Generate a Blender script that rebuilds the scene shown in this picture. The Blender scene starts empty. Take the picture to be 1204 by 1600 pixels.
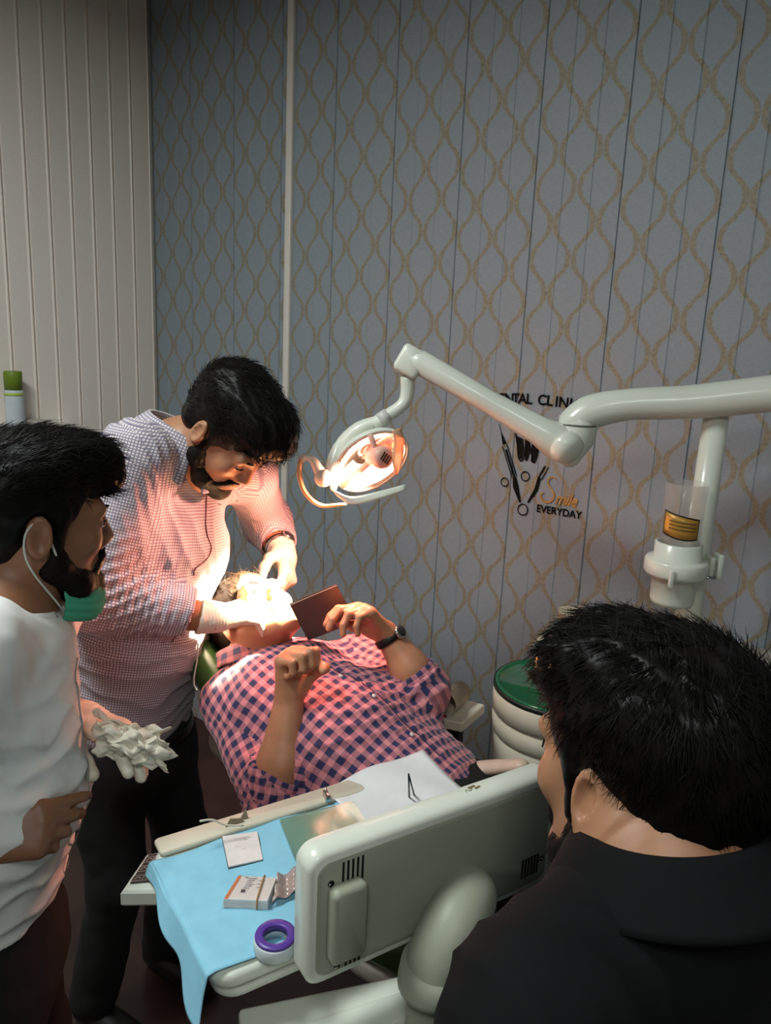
import bpy, bmesh, math, random
import numpy as np
from mathutils import Vector, Matrix

random.seed(7)
rng = np.random.default_rng(7)
scene = bpy.context.scene
COL = scene.collection

# ------------------------------------------------------------------ camera
CAM_H = 1.72
PITCH = math.radians(12.8)
ROLL = math.radians(2.6)
FPX = 1203.0
V = lambda *a: np.array(a, dtype=float)
CF = V(0, math.cos(PITCH), -math.sin(PITCH))
_u0 = V(0, math.sin(PITCH), math.cos(PITCH))
_r0 = V(1, 0, 0)
CU = _u0 * math.cos(ROLL) - _r0 * math.sin(ROLL)
CR = _r0 * math.cos(ROLL) + _u0 * math.sin(ROLL)
CC = V(0, 0, CAM_H)
cam_d = bpy.data.cameras.new('camera')
cam = bpy.data.objects.new('camera', cam_d)
COL.objects.link(cam)
cam_d.sensor_fit = 'VERTICAL'
cam_d.sensor_height = 24.0
cam_d.lens = FPX / 1600.0 * 24.0
cam_d.clip_start = 0.02
cam.matrix_world = Matrix(((CR[0], CU[0], -CF[0], 0), (CR[1], CU[1], -CF[1], 0),
                           (CR[2], CU[2], -CF[2], CAM_H), (0, 0, 0, 1)))
scene.camera = cam


def ray(px, py):
    return CF + CR * (px - 602) / FPX + CU * (800 - py) / FPX


def at(px, py, Y):
    d = ray(px, py)
    return CC + d * (Y / d[1])


def atz(px, py, z):
    d = ray(px, py)
    return CC + d * ((z - CAM_H) / d[2])


# ------------------------------------------------------------------ world, exposure
vs = scene.view_settings
vs.view_transform = 'Standard'
vs.look = 'None'
vs.exposure = 0.0
vs.gamma = 1.0
vs.use_curve_mapping = False
world = bpy.data.worlds.new('world')
scene.world = world
world.use_nodes = True
world.node_tree.nodes['Background'].inputs[0].default_value = (0.55, 0.6, 0.62, 1)
world.node_tree.nodes['Background'].inputs[1].default_value = 0.02


# ------------------------------------------------------------------ room frame
WA = math.radians(37.926)
EW = V(math.cos(WA), -math.sin(WA), 0)      # along the papered wall, to the right
NW = V(math.sin(WA), math.cos(WA), 0)       # into the papered wall
WD, WS0 = 2.019, -1.8526
PW = 0.25
S_CORNER, S_RIGHT, CEIL = -4 * PW, 12 * PW, 3.05
DEPTH = 4.2


def wp(s, z, off=0.0):
    """point on the papered wall; off = distance in front of it"""
    p = NW * (WD - off) + EW * (WS0 + s)
    return V(p[0], p[1], z)


def wallhit(px, py, off=0.0):
    d = ray(px, py)
    t = (WD - off) / (NW @ d)
    q = d * t
    return (q @ EW) - WS0, CAM_H + q[2]


def area(name, loc, target, sx, sy, power, col):
    l = bpy.data.lights.new(name, 'AREA')
    l.shape = 'RECTANGLE'
    l.size, l.size_y = sx, sy
    l.energy = power
    l.color = col
    o = bpy.data.objects.new(name, l)
    COL.objects.link(o)
    o.location = loc
    d = Vector(target) - Vector(loc)
    o.rotation_euler = d.to_track_quat('-Z', 'Y').to_euler()
    return o


# unseen panel lights: one overhead, one added as fill (fixtures built below)
UNSEEN_LIGHTS = [NW * (WD - 2.0) + EW * (WS0 + 0.45), NW * (WD - 2.6) + EW * (WS0 + 2.3)]
UNSEEN_POWER = [39.0, 17.0]
LAMP_Z = 2.86  # hung below the ceiling so the tops of the walls fall dark
for p, w in zip(UNSEEN_LIGHTS, UNSEEN_POWER):
    area('unseen_panel_lamp', (p[0], p[1], LAMP_Z - 0.006), (p[0], p[1], 0), 0.55, 0.55, w, (0.93, 1.0, 0.97))


# ------------------------------------------------------------------ helpers
def lin(*c):
    if len(c) == 1:
        c = c[0]
    o = []
    for v in c:
        v = v / 255.0
        o.append(v / 12.92 if v <= 0.04045 else ((v + 0.055) / 1.055) ** 2.4)
    return tuple(o) + (1.0,)


def nz(v):
    v = np.asarray(v, float)
    return v / np.linalg.norm(v)


def setin(b, name, val):
    if name in b.inputs:
        b.inputs[name].default_value = val


class N:
    """tiny node-tree writer"""
    def __init__(s, m):
        s.m = m
        m.use_nodes = True
        s.t = m.node_tree
        s.b = s.t.nodes['Principled BSDF']

    def n(s, kind, **kw):
        x = s.t.nodes.new(kind)
        for k, v in kw.items():
            setattr(x, k, v)
        return x

    def l(s, a, b):
        s.t.links.new(a, b)

    def val(s, a, sock):
        if hasattr(a, 'is_output') or isinstance(a, bpy.types.NodeSocket):
            s.l(a, sock)
        else:
            sock.default_value = a

    def math(s, op, a, b=0.0, c=None, clamp=False):
        x = s.n('ShaderNodeMath', operation=op)
        x.use_clamp = clamp
        s.val(a, x.inputs[0])
        s.val(b, x.inputs[1])
        if c is not None:
            s.val(c, x.inputs[2])
        return x.outputs[0]

    def mix(s, f, a, b):
        x = s.n('ShaderNodeMix', data_type='RGBA')
        s.val(f, x.inputs[0])
        s.val(a, x.inputs[6])
        s.val(b, x.inputs[7])
        return x.outputs[2]

    def noise(s, scale, detail=3, coord='Object', vec=None, rough=0.55, out=0):
        x = s.n('ShaderNodeTexNoise')
        x.inputs['Scale'].default_value = scale
        x.inputs['Detail'].default_value = detail
        x.inputs['Roughness'].default_value = rough
        if vec is None:
            vec = s.n('ShaderNodeTexCoord').outputs[coord]
        s.l(vec, x.inputs['Vector'])
        return x.outputs[out]

    def bump(s, h, strength=0.3, dist=0.002):
        x = s.n('ShaderNodeBump')
        x.inputs['Strength'].default_value = strength
        x.inputs['Distance'].default_value = dist
        s.l(h, x.inputs['Height'])
        s.l(x.outputs[0], s.b.inputs['Normal'])

    def ramp(s, f, stops):
        x = s.n('ShaderNodeValToRGB')
        e = x.color_ramp.elements
        while len(e) < len(stops):
            e.new(0.5)
        for i, (p, c) in enumerate(stops):
            e[i].position = p
            e[i].color = c
        s.l(f, x.inputs[0])
        return x.outputs[0]


MATS = {}


def mat(name, col, rough=0.5, metal=0.0, var=0.06, vscale=30, bump=0.0, bscale=200, bdist=0.001,
        spec=0.5, sss=0.0, trans=0.0, ior=1.45, coat=0.0, sheen=0.0):
    if name in MATS:
        return MATS[name]
    m = bpy.data.materials.new(name)
    w = N(m)
    b = w.b
    c = lin(col)
    if var > 0:
        f = w.noise(vscale)
        k = w.ramp(f, [(0.3, tuple(x * (1 - var) for x in c[:3]) + (1,)), (0.7, tuple(min(1, x * (1 + var)) for x in c[:3]) + (1,))])
        w.l(k, b.inputs['Base Color'])
    else:
        b.inputs['Base Color'].default_value = c
    b.inputs['Roughness'].default_value = rough
    b.inputs['Metallic'].default_value = metal
    setin(b, 'Specular IOR Level', spec)
    setin(b, 'IOR', ior)
    setin(b, 'Transmission Weight', trans)
    setin(b, 'Coat Weight', coat)
    setin(b, 'Sheen Weight', sheen)
    if sss > 0:
        setin(b, 'Subsurface Weight', sss)
        setin(b, 'Subsurface Radius', (0.012, 0.005, 0.003))
        setin(b, 'Subsurface Scale', 0.6)
    if bump > 0:
        w.bump(w.noise(bscale, 2), bump, bdist)
    MATS[name] = m
    return m


def emis(name, col, strength):
    m = bpy.data.materials.new(name)
    w = N(m)
    w.b.inputs['Base Color'].default_value = lin(col)
    w.b.inputs['Emission Color'].default_value = lin(col)
    w.b.inputs['Emission Strength'].default_value = strength
    MATS[name] = m
    return m


ORG = {}


def tag(o, label=None, cat=None, group=None, kind=None):
    if label:
        o['label'] = label
    if cat:
        o['category'] = cat
    if group:
        o['group'] = group
    if kind:
        o['kind'] = kind
    return o


def thing(name, loc, label=None, cat=None, group=None, kind=None):
    o = bpy.data.objects.new(name, None)
    o.empty_display_size = 0.05
    COL.objects.link(o)
    o.location = Vector(loc)
    ORG[o.name] = V(*loc)
    return tag(o, label, cat, group, kind)


def obj(name, vf, m=None, parent=None, smooth=True, origin=None, sharp=None):
    vs_, fs = vf
    vs_ = np.asarray(vs_, float)
    if parent is not None:
        org = ORG[parent.name]
    else:
        org = V(*origin) if origin is not None else V(vs_[:, 0].mean(), vs_[:, 1].mean(), vs_[:, 2].min())
    me = bpy.data.meshes.new(name)
    loc = vs_ - org
    if isinstance(fs, np.ndarray):
        nf = len(fs)
        k = fs.shape[1]
        me.vertices.add(len(loc))
        me.vertices.foreach_set('co', loc.astype(np.float32).ravel())
        me.loops.add(nf * k)
        me.loops.foreach_set('vertex_index', fs.astype(np.int32).ravel())
        me.polygons.add(nf)
        me.polygons.foreach_set('loop_start', np.arange(0, nf * k, k, dtype=np.int32))
        me.polygons.foreach_set('loop_total', np.full(nf, k, dtype=np.int32))
        me.update(calc_edges=True)
    else:
        me.from_pydata([tuple(v) for v in loc], [], [tuple(f) for f in fs])
        me.update()
    if smooth:
        me.polygons.foreach_set('use_smooth', np.ones(len(me.polygons), dtype=bool))
        if sharp:
            try:
                me.set_sharp_from_angle(angle=math.radians(sharp))
            except Exception:
                pass
    if m is not None:
        me.materials.append(m)
    o = bpy.data.objects.new(name, me)
    COL.objects.link(o)
    if parent is not None:
        o.parent = parent
    else:
        o.location = Vector(org)
    ORG[o.name] = org
    return o


def merge(*parts):
    vs_, fs, n = [], [], 0
    for v, f in parts:
        v = np.asarray(v, float)
        vs_.append(v)
        for q in f:
            fs.append(tuple(int(i) + n for i in q))
        n += len(v)
    return np.concatenate(vs_), fs


def bm_out(bm):
    bm.verts.ensure_lookup_table()
    v = [tuple(x.co) for x in bm.verts]
    bm.verts.index_update()
    f = [tuple(x.index for x in fc.verts) for fc in bm.faces]
    bm.free()
    return np.array(v), f


def basis(x=None, z=None):
    """orthonormal axes (x,y,z) from a z axis and an approximate x"""
    z = nz(z)
    x = np.asarray(x if x is not None else (1, 0, 0), float)
    if abs(nz(x) @ z) > 0.98:
        x = V(0, 1, 0)
    x = nz(x - z * (x @ z))
    return x, np.cross(z, x), z


def rbox(c, half, axes=None, bev=0.004, seg=2):
    bm = bmesh.new()
    bmesh.ops.create_cube(bm, size=2.0)
    for v in bm.verts:
        v.co = Vector((v.co.x * half[0], v.co.y * half[1], v.co.z * half[2]))
    if bev > 0:
        bmesh.ops.bevel(bm, geom=list(bm.edges), offset=min(bev, min(half) * 0.95), segments=seg, profile=0.5, affect='EDGES')
    v, f = bm_out(bm)
    if axes is None:
        axes = (V(1, 0, 0), V(0, 1, 0), V(0, 0, 1))
    return v @ np.array(axes) + np.asarray(c), f


def slab(c, axes, half, rad, bev=0.004, seg=6):
    """box with rounded outline in axes[0]/axes[1] and thickness along axes[2]"""
    pts = []
    hx, hy = half[0], half[1]
    for cx, cy, a0 in ((hx - rad, hy - rad, 0), (-hx + rad, hy - rad, 90), (-hx + rad, -hy + rad, 180), (hx - rad, -hy + rad, 270)):
        for i in range(seg + 1):
            a = math.radians(a0 + 90 * i / seg)
            pts.append((cx + rad * math.cos(a), cy + rad * math.sin(a)))
    return prism(pts, np.asarray(c) - np.asarray(axes[2]) * half[2], axes, 2 * half[2], bev)


def prism(pts, o, axes, th, bev=0.0):
    o = np.asarray(o, float)
    ax, ay, az = [np.asarray(a, float) for a in axes]
    n = len(pts)
    rings = [(0, bev), (bev, 0), (th - bev, 0), (th, bev)] if bev > 0 else [(0, 0), (th, 0)]
    P = np.array(pts, float)
    # inset by normals
    nx = np.roll(P, -1, 0) - np.roll(P, 1, 0)
    nrm = np.stack([nx[:, 1], -nx[:, 0]], 1)
    nrm /= np.linalg.norm(nrm, axis=1)[:, None] + 1e-9
    area2 = np.sum(P[:, 0] * np.roll(P[:, 1], -1) - np.roll(P[:, 0], -1) * P[:, 1])
    if area2 < 0:
        nrm = -nrm
    vs_, fs = [], []
    for h, ins in rings:
        Q = P - nrm * ins
        for q in Q:
            vs_.append(o + ax * q[0] + ay * q[1] + az * h)
    for r in range(len(rings) - 1):
        for i in range(n):
            j = (i + 1) % n
            f = (r * n + i, r * n + j, (r + 1) * n + j, (r + 1) * n + i)
            fs.append(f if area2 > 0 else f[::-1])
    top = tuple(range((len(rings) - 1) * n, len(rings) * n))
    bot = tuple(range(n - 1, -1, -1))
    if area2 < 0:
        top, bot = top[::-1], bot[::-1]
    fs += [top, bot]
    return np.array(vs_), fs


def smooth_path(pts, n=8):
    """Catmull-Rom through the points"""
    P = [np.asarray(p, float) for p in pts]
    P = [2 * P[0] - P[1]] + P + [2 * P[-1] - P[-2]]
    out = []
    for i in range(1, len(P) - 2):
        for k in range(n):
            t = k / n
            a, b, c, d = P[i - 1], P[i], P[i + 1], P[i + 2]
            out.append(0.5 * (2 * b + (c - a) * t + (2 * a - 5 * b + 4 * c - d) * t * t + (3 * b - a - 3 * c + d) * t ** 3))
    out.append(P[-2])
    return out


def tube(path, rad, n=16, cap=True, flat=1.0, upv=None, rounded=False):
    P = np.array([np.asarray(p, float) for p in path])
    m = len(P)
    rad = np.full(m, rad) if np.isscalar(rad) else np.interp(np.linspace(0, 1, m), np.linspace(0, 1, len(rad)), rad)
    if rounded:
        d0, d1 = nz(P[0] - P[1]), nz(P[-1] - P[-2])
        pre, post, rp, rq = [], [], [], []
        for a in (80, 55, 30):
            c, s = math.cos(math.radians(a)), math.sin(math.radians(a))
            pre.append(P[0] + d0 * rad[0] * s)
            rp.append(rad[0] * c)
            post.insert(0, P[-1] + d1 * rad[-1] * s)
            rq.insert(0, rad[-1] * c)
        P = np.concatenate([pre, P, post])
        rad = np.concatenate([rp, rad, rq])
        m = len(P)
    tan = np.gradient(P, axis=0)
    tan /= np.linalg.norm(tan, axis=1)[:, None] + 1e-12
    u = np.asarray(upv, float) if upv is not None else (V(0, 0, 1) if abs(tan[0][2]) < 0.9 else V(1, 0, 0))
    vs_, fs = [], []
    for i in range(m):
        u = u - tan[i] * (u @ tan[i])
        u = nz(u)
        w = np.cross(tan[i], u)
        for k in range(n):
            a = 2 * math.pi * k / n
            vs_.append(P[i] + (u * math.cos(a) * flat + w * math.sin(a)) * rad[i])
    for i in range(m - 1):
        for k in range(n):
            j = (k + 1) % n
            fs.append((i * n + k, i * n + j, (i + 1) * n + j, (i + 1) * n + k))
    if cap:
        fs.append(tuple(range(n - 1, -1, -1)))
        fs.append(tuple(range((m - 1) * n, m * n)))
    return np.array(vs_), fs


def lathe(prof, o, axis=(0, 0, 1), n=32, close=False):
    """prof: (radius, height) pairs"""
    o = np.asarray(o, float)
    x, y, z = basis(None, axis)
    vs_, fs = [], []
    for r, h in prof:
        for k in range(n):
            a = 2 * math.pi * k / n
            vs_.append(o + z * h + (x * math.cos(a) + y * math.sin(a)) * r)
    m = len(prof)
    for i in range(m - 1 if not close else m):
        i2 = (i + 1) % m
        for k in range(n):
            j = (k + 1) % n
            fs.append((i * n + k, i * n + j, i2 * n + j, i2 * n + k))
    if not close:
        if prof[0][0] > 1e-5:
            fs.append(tuple(range(n - 1, -1, -1)))
        if prof[-1][0] > 1e-5:
            fs.append(tuple(range((m - 1) * n, m * n)))
    return np.array(vs_), fs


def gridsurf(fn, nu, nv, thick=0.0):
    """fn(u,v) -> point; optional thickness gives a closed sheet"""
    P = np.array([[fn(i / nu, j / nv) for j in range(nv + 1)] for i in range(nu + 1)])
    vs_ = P.reshape(-1, 3)
    idx = lambda i, j: i * (nv + 1) + j
    fs = [(idx(i, j), idx(i + 1, j), idx(i + 1, j + 1), idx(i, j + 1)) for i in range(nu) for j in range(nv)]
    if thick > 0:
        du = np.gradient(P, axis=0)
        dv = np.gradient(P, axis=1)
        nn = np.cross(du, dv)
        nn /= np.linalg.norm(nn, axis=2)[:, :, None] + 1e-9
        Q = (P - nn * thick).reshape(-1, 3)
        n0 = len(vs_)
        vs_ = np.concatenate([vs_, Q])
        fs += [tuple(n0 + q for q in f[::-1]) for f in list(fs)]
        ring = [idx(i, 0) for i in range(nu)] + [idx(nu, j) for j in range(nv)] + [idx(i, nv) for i in range(nu, 0, -1)] + [idx(0, j) for j in range(nv, 0, -1)]
        for a, b in zip(ring, ring[1:] + ring[:1]):
            fs.append((b, a, n0 + a, n0 + b))
    return vs_, fs


def text_mesh(s, size=1.0, shear=0.0, bold=0.0, space=1.0):
    """flat lettering as a mesh in the xy plane (verts, faces)"""
    cu = bpy.data.curves.new('t', 'FONT')
    cu.body = s
    cu.size = size
    cu.shear = shear
    cu.offset = bold
    cu.space_character = space
    cu.resolution_u = 4
    cu.extrude = 0.0
    o = bpy.data.objects.new('t', cu)
    COL.objects.link(o)
    dg = bpy.context.evaluated_depsgraph_get()
    me = bpy.data.meshes.new_from_object(o.evaluated_get(dg))
    v = np.array([tuple(x.co) for x in me.vertices]) if len(me.vertices) else np.zeros((0, 3))
    f = [tuple(p.vertices) for p in me.polygons]
    bpy.data.objects.remove(o)
    bpy.data.curves.remove(cu)
    bpy.data.meshes.remove(me)
    return v, f


def on_plane(vf, o, ax, ay, az, lift=0.0):
    v, f = vf
    return np.asarray(o) + np.outer(v[:, 0], ax) + np.outer(v[:, 1], ay) + np.asarray(az) * lift, f


# ------------------------------------------------------------------ materials of the room
def paper_mat():
    m = bpy.data.materials.new('printed_wall_panel')
    w = N(m)
    tc = w.n('ShaderNodeTexCoord').outputs['Object']
    sx = w.n('ShaderNodeSeparateXYZ')
    w.l(tc, sx.inputs[0])
    x, z = sx.outputs[0], sx.outputs[2]
    T = 0.183
    nzf = w.noise(110, 3, vec=tc)
    jit = w.math('MULTIPLY', w.math('SUBTRACT', nzf, 0.5), 0.010)
    ph = w.math('MULTIPLY', z, 2 * math.pi / T)
    c1 = w.math('COSINE', ph)
    # a little second harmonic gives the ogee its pointed ends
    c3 = w.math('MULTIPLY', w.math('COSINE', w.math('MULTIPLY', ph, 3.0)), -0.06)
    cc = w.math('MULTIPLY', w.math('ADD', c1, c3), 0.0245)
    P2 = PW / 2

    def fam(sign, sh):
        q = w.math('ADD', w.math('ADD', x, jit), sh)
        q = w.math('ADD', q, w.math('MULTIPLY', cc, sign))
        q = w.math('DIVIDE', q, P2)
        q = w.math('FRACT', q)
        q = w.math('ABSOLUTE', w.math('SUBTRACT', q, 0.5))
        return w.math('MULTIPLY', q, P2)
    d = w.math('MINIMUM', fam(1, P2 / 4), fam(-1, P2 * 0.75))
    wid = w.math('ADD', 0.0060, w.math('MULTIPLY', w.math('SUBTRACT', w.noise(45, 2, vec=tc), 0.5), 0.006))
    msk = w.math('SUBTRACT', 1.0, w.math('DIVIDE', w.math('SUBTRACT', d, wid), 0.0035), clamp=True)
    msk = w.math('MULTIPLY', msk, w.math('ADD', 0.55, w.math('MULTIPLY', w.noise(70, 3, vec=tc), 0.6)), clamp=True)
    # fine linen streaks of the printed ground
    mp = w.n('ShaderNodeMapping')
    mp.inputs['Scale'].default_value = (60, 60, 900)
    w.l(tc, mp.inputs[0])
    st = w.noise(1.0, 2, vec=mp.outputs[0])
    mp2 = w.n('ShaderNodeMapping')
    mp2.inputs['Scale'].default_value = (900, 900, 60)
    w.l(tc, mp2.inputs[0])
    st2 = w.noise(1.0, 2, vec=mp2.outputs[0])
    g = w.math('MULTIPLY', w.math('ADD', st, st2), 0.5)
    base = w.ramp(g, [(0.3, lin(130, 141, 152)), (0.7, lin(156, 167, 177))])
    gold = w.ramp(nzf, [(0.3, lin(124, 116, 96)), (0.7, lin(160, 149, 122))])
    w.l(w.mix(msk, base, gold), w.b.inputs['Base Color'])
    w.b.inputs['Roughness'].default_value = 0.5
    setin(w.b, 'Specular IOR Level', 0.3)
    w.bump(g, 0.08, 0.0006)
    return m


M_paper = paper_mat()
M_white_panel = mat('white_wall_panel', (240, 229, 219), 0.35, var=0.03, vscale=120, bump=0.05)
M_wall = mat('painted_wall', (150, 148, 143), 0.7)
M_ceil = mat('ceiling_paint', (110, 110, 108), 0.8)
M_trim = mat('white_trim', (226, 220, 212), 0.35, var=0.02)
M_plastic = mat('white_plastic', (222, 226, 214), 0.30, var=0.02, vscale=8, coat=0.2)
M_grey_plastic = mat('grey_plastic', (158, 162, 145), 0.45, var=0.02, vscale=300, bump=0.08, bscale=900, bdist=0.0004)
M_cream = mat('cream_plastic', (214, 205, 186), 0.35, var=0.03, vscale=10)
M_black = mat('black_slot', (10, 10, 10), 0.7, var=0)
M_steel = mat('steel', (190, 190, 188), 0.25, 1.0, var=0.03)
M_dark_metal = mat('dark_metal', (45, 45, 46), 0.35, 0.8)


def floor_mat():
    m = bpy.data.materials.new('dark_floor_tiles')
    w = N(m)
    tc = w.n('ShaderNodeTexCoord').outputs['Object']
    f = w.noise(6, 4, vec=tc)
    w.l(w.ramp(f, [(0.3, lin(40, 26, 24)), (0.7, lin(66, 45, 40))]), w.b.inputs['Base Color'])
    w.b.inputs['Roughness'].default_value = 0.3
    return m


# ------------------------------------------------------------------ structure
def quad(name, p, m, kind='structure'):
    o = obj(name, (np.array(p), [(0, 1, 2, 3)]), m, None, smooth=False, origin=p[0])
    return tag(o, kind=kind)


def slabwall(name, a, b, z0, z1, nrm, th, m):
    """wall body: thick box from a to b whose front face is on the line a-b, nrm points away from the room"""
    a, b, nrm = np.asarray(a, float), np.asarray(b, float), np.asarray(nrm, float)
    P = []
    for z in (z0, z1):
        for q in (a, b, b + nrm * th, a + nrm * th):
            P.append(V(q[0], q[1], z))
    F = [(0, 1, 2, 3)[::-1], (4, 5, 6, 7), (0, 1, 5, 4), (1, 2, 6, 5), (2, 3, 7, 6), (3, 0, 4, 7)]
    return tag(obj(name, (np.array(P), F), m, None, smooth=False), kind='structure')


K0 = wp(S_CORNER, 0)          # inner corner
K1 = wp(S_RIGHT, 0)
K2 = K1 - NW * DEPTH
K3 = K0 - NW * DEPTH
BACKOFF = 0.012
wall_back = slabwall('wall_back', K0 + NW * BACKOFF, K1 + NW * BACKOFF, 0, CEIL, NW, 0.1, M_wall)
wall_left = slabwall('wall_left', K0 - EW * BACKOFF, K3 - EW * BACKOFF, 0, CEIL, -EW, 0.1, M_wall)
wall_right = slabwall('wall_right', K1, K2, 0, CEIL, EW, 0.1, M_wall)
wall_front = slabwall('wall_front', K3, K2, 0, CEIL, -NW, 0.1, M_wall)
ext = 0.12
c0, c1, c2, c3 = K0 + (NW - EW) * ext, K1 + (NW + EW) * ext, K2 + (-NW + EW) * ext, K3 + (-NW - EW) * ext


def flat_slab(name, z0, z1, m):
    P = [V(q[0], q[1], z) for z in (z0, z1) for q in (c0, c1, c2, c3)]
    F = [(0, 1, 2, 3), (7, 6, 5, 4), (4, 5, 1, 0), (5, 6, 2, 1), (6, 7, 3, 2), (7, 4, 0, 3)]
    return tag(obj(name, (np.array(P), F), m, None, smooth=False), kind='structure')


floor = flat_slab('floor', -0.08, 0.0, floor_mat())
ceiling = flat_slab('ceiling', CEIL, CEIL + 0.08, M_ceil)


def panel_profile(width, grooves, seam=0.0035, depth=0.0045, gw=0.0032, gd=0.0016):
    """(x, height) polyline across a wall panel"""
    pts = [(0, -depth), (seam * 0.4, -depth), (seam, 0)]
    for g in grooves:
        pts += [(g - gw, 0), (g - gw * 0.35, -gd), (g, -gd * 0.2), (g + gw * 0.2, gd * 0.25), (g + gw, 0)]
    pts += [(width - seam, 0), (width - seam * 0.4, -depth), (width, -depth)]
    return pts


def panel_mesh(prof, height, back=0.009):
    """local mesh: x across, y depth (front at -h), z up"""
    vs_, fs = [], []
    n = len(prof)
    for z in (0, height):
        for x, h in prof:
            vs_.append((x, -h, z))
        vs_ += [(prof[-1][0], back, z), (0, back, z)]
    m = n + 2
    for i in range(m):
        j = (i + 1) % m
        fs.append((i, j, m + j, m + i))
    fs.append(tuple(range(m - 1, -1, -1)))
    fs.append(tuple(range(m, 2 * m)))
    return vs_, fs


def place_panels(wall, name, me, starts, dirx, diry, org_fn, zoffs):
    for i, s in enumerate(starts):
        o = bpy.data.objects.new(name, me)
        COL.objects.link(o)
        p = org_fn(s)
        M = Matrix(((dirx[0], diry[0], 0, p[0]), (dirx[1], diry[1], 0, p[1]), (0, 0, 1, -zoffs[i]), (0, 0, 0, 1)))
        o.parent = wall
        o.matrix_parent_inverse = Matrix.Translation(-Vector(ORG[wall.name]))
        o.matrix_basis = M


def mk_mesh(name, vf, m):
    me = bpy.data.meshes.new(name)
    me.from_pydata([tuple(v) for v in vf[0]], [], [tuple(f) for f in vf[1]])
    me.update()
    me.materials.append(m)
    return me


# printed panels; three meshes whose print starts at different heights, as the real boards were cut
pp = panel_profile(PW, [PW * 0.34, PW * 0.67])
offs = [0.0, 0.064, 0.125, 0.031, 0.098, 0.155]
for k in range(6):
    starts = [S_CORNER + PW * i for i in range(16) if i % 6 == k]
    v, f = panel_mesh(pp, CEIL)
    v = [(a, b, c + offs[k]) for a, b, c in v]
    me = mk_mesh('panel', (v, f), M_paper)
    place_panels(wall_back, 'panel', me, starts, EW, NW, lambda s: wp(s, 0), [offs[k]] * len(starts))

# white boards of the side wall
WW = 0.0875
wprof = [(0, -0.007), (0.003, -0.007), (0.005, 0.001), (0.008, 0.004), (0.011, 0.004), (0.014, 0.001), (0.016, 0), (WW - 0.004, 0), (WW - 0.001, -0.007), (WW, -0.007)]
me = mk_mesh('panel', panel_mesh(wprof, CEIL), M_white_panel)
nW = int(DEPTH / WW)
place_panels(wall_left, 'panel', me, [WW * i for i in range(nW)], -NW, -EW, lambda s: K0 - NW * s, [0] * nW)

# trim strip on the papered wall and corner bead
st = -0.8116 * PW
tr = rbox(wp(st, CEIL / 2, 0.006), (0.014, 0.008, CEIL / 2 - 0.002), (EW, NW, V(0, 0, 1)), 0.003)
tag(obj('trim_1', tr, M_trim), 'narrow off-white vertical trim strip on the patterned wall', kind='structure')
cb = rbox(K0 + V(0, 0, CEIL / 2) + (EW * 1.0 - NW) * 0.006, (0.006, 0.006, CEIL / 2 - 0.002), (EW, NW, V(0, 0, 1)), 0.003)
tag(obj('trim_2', cb, mat('grey_bead', (150, 146, 140), 0.5)), 'thin corner bead where white boards meet patterned wall', kind='structure')

# hung panel fixtures out of view, put in for the room's lighting
M_diff = emis('light_diffuser', (245, 255, 250), 1.5)
for i, p in enumerate(UNSEEN_LIGHTS):
    t = thing('unseen_panel_light', (p[0], p[1], LAMP_Z - 0.004),
              ['square panel light hung over the dentist and assistant', 'added square fill light hung behind the camera position'][i], 'ceiling light')
    obj('frame', rbox((p[0], p[1], LAMP_Z + 0.016), (0.30, 0.30, 0.014), None, 0.004), M_trim, t, smooth=False)
    obj('diffuser', rbox((p[0], p[1], LAMP_Z), (0.275, 0.275, 0.002), None, 0), M_diff, t, smooth=False)
    for sx in (-1, 1):
        for sy in (-1, 1):
            obj('suspension_wire', tube([V(p[0] + sx * 0.27, p[1] + sy * 0.27, LAMP_Z + 0.03), V(p[0] + sx * 0.27, p[1] + sy * 0.27, CEIL)], 0.0015, 6), M_steel, t)

# ------------------------------------------------------------------ wall decal (logo and lettering)
M_ink = mat('black_vinyl', (12, 11, 11), 0.8, var=0, spec=0.15)
M_gold = mat('gold_foil', (158, 136, 82), 0.45, 0.3, var=0.1, vscale=60)
s_mid, z_mid = wallhit(830, 720)
decal = thing('wall_decal', wp(s_mid, z_mid - 0.16), 'black and gold clinic logo lettering stuck on the patterned wall behind the lamp arm', 'wall sticker')
DEC = 0.0035


def wall_pl(vf, s, z, rot=0.0, lift=DEC):
    ca, sa = math.cos(rot), math.sin(rot)
    ax = EW * ca + V(0, 0, 1) * sa
    ay = -EW * sa + V(0, 0, 1) * ca
    return on_plane(vf, wp(s, z, 0), ax, ay, -NW, lift)


def flat_stroke(pts, wid, closed=False):
    P = np.array(pts, float)
    n = len(P)
    wid = np.full(n, wid) if np.isscalar(wid) else np.interp(np.linspace(0, 1, n), np.linspace(0, 1, len(wid)), wid)
    t = np.roll(P, -1, 0) - np.roll(P, 1, 0) if closed else np.gradient(P, axis=0)
    t /= np.linalg.norm(t, axis=1)[:, None] + 1e-9
    nn = np.stack([-t[:, 1], t[:, 0]], 1) * wid[:, None] / 2
    A, B = P + nn, P - nn
    v = np.zeros((2 * n, 3))
    v[:n, :2], v[n:, :2] = A, B
    f = [(i, n + i, n + (i + 1) % n, (i + 1) % n) for i in range(n if closed else n - 1)]
    return v, f


def circ(c, r, n=28):
    return [(c[0] + r * math.cos(2 * math.pi * i / n), c[1] + r * math.sin(2 * math.pi * i / n)) for i in range(n)]


def poly2(pts):
    v = np.zeros((len(pts), 3))
    v[:, :2] = pts
    return v, [tuple(range(len(pts)))]


def wl(px, py):
    """wall-local 2-D coordinate of a photo pixel relative to the decal anchor"""
    s, z = wallhit(px, py)
    return (s - s_mid, z - z_mid)


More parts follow.
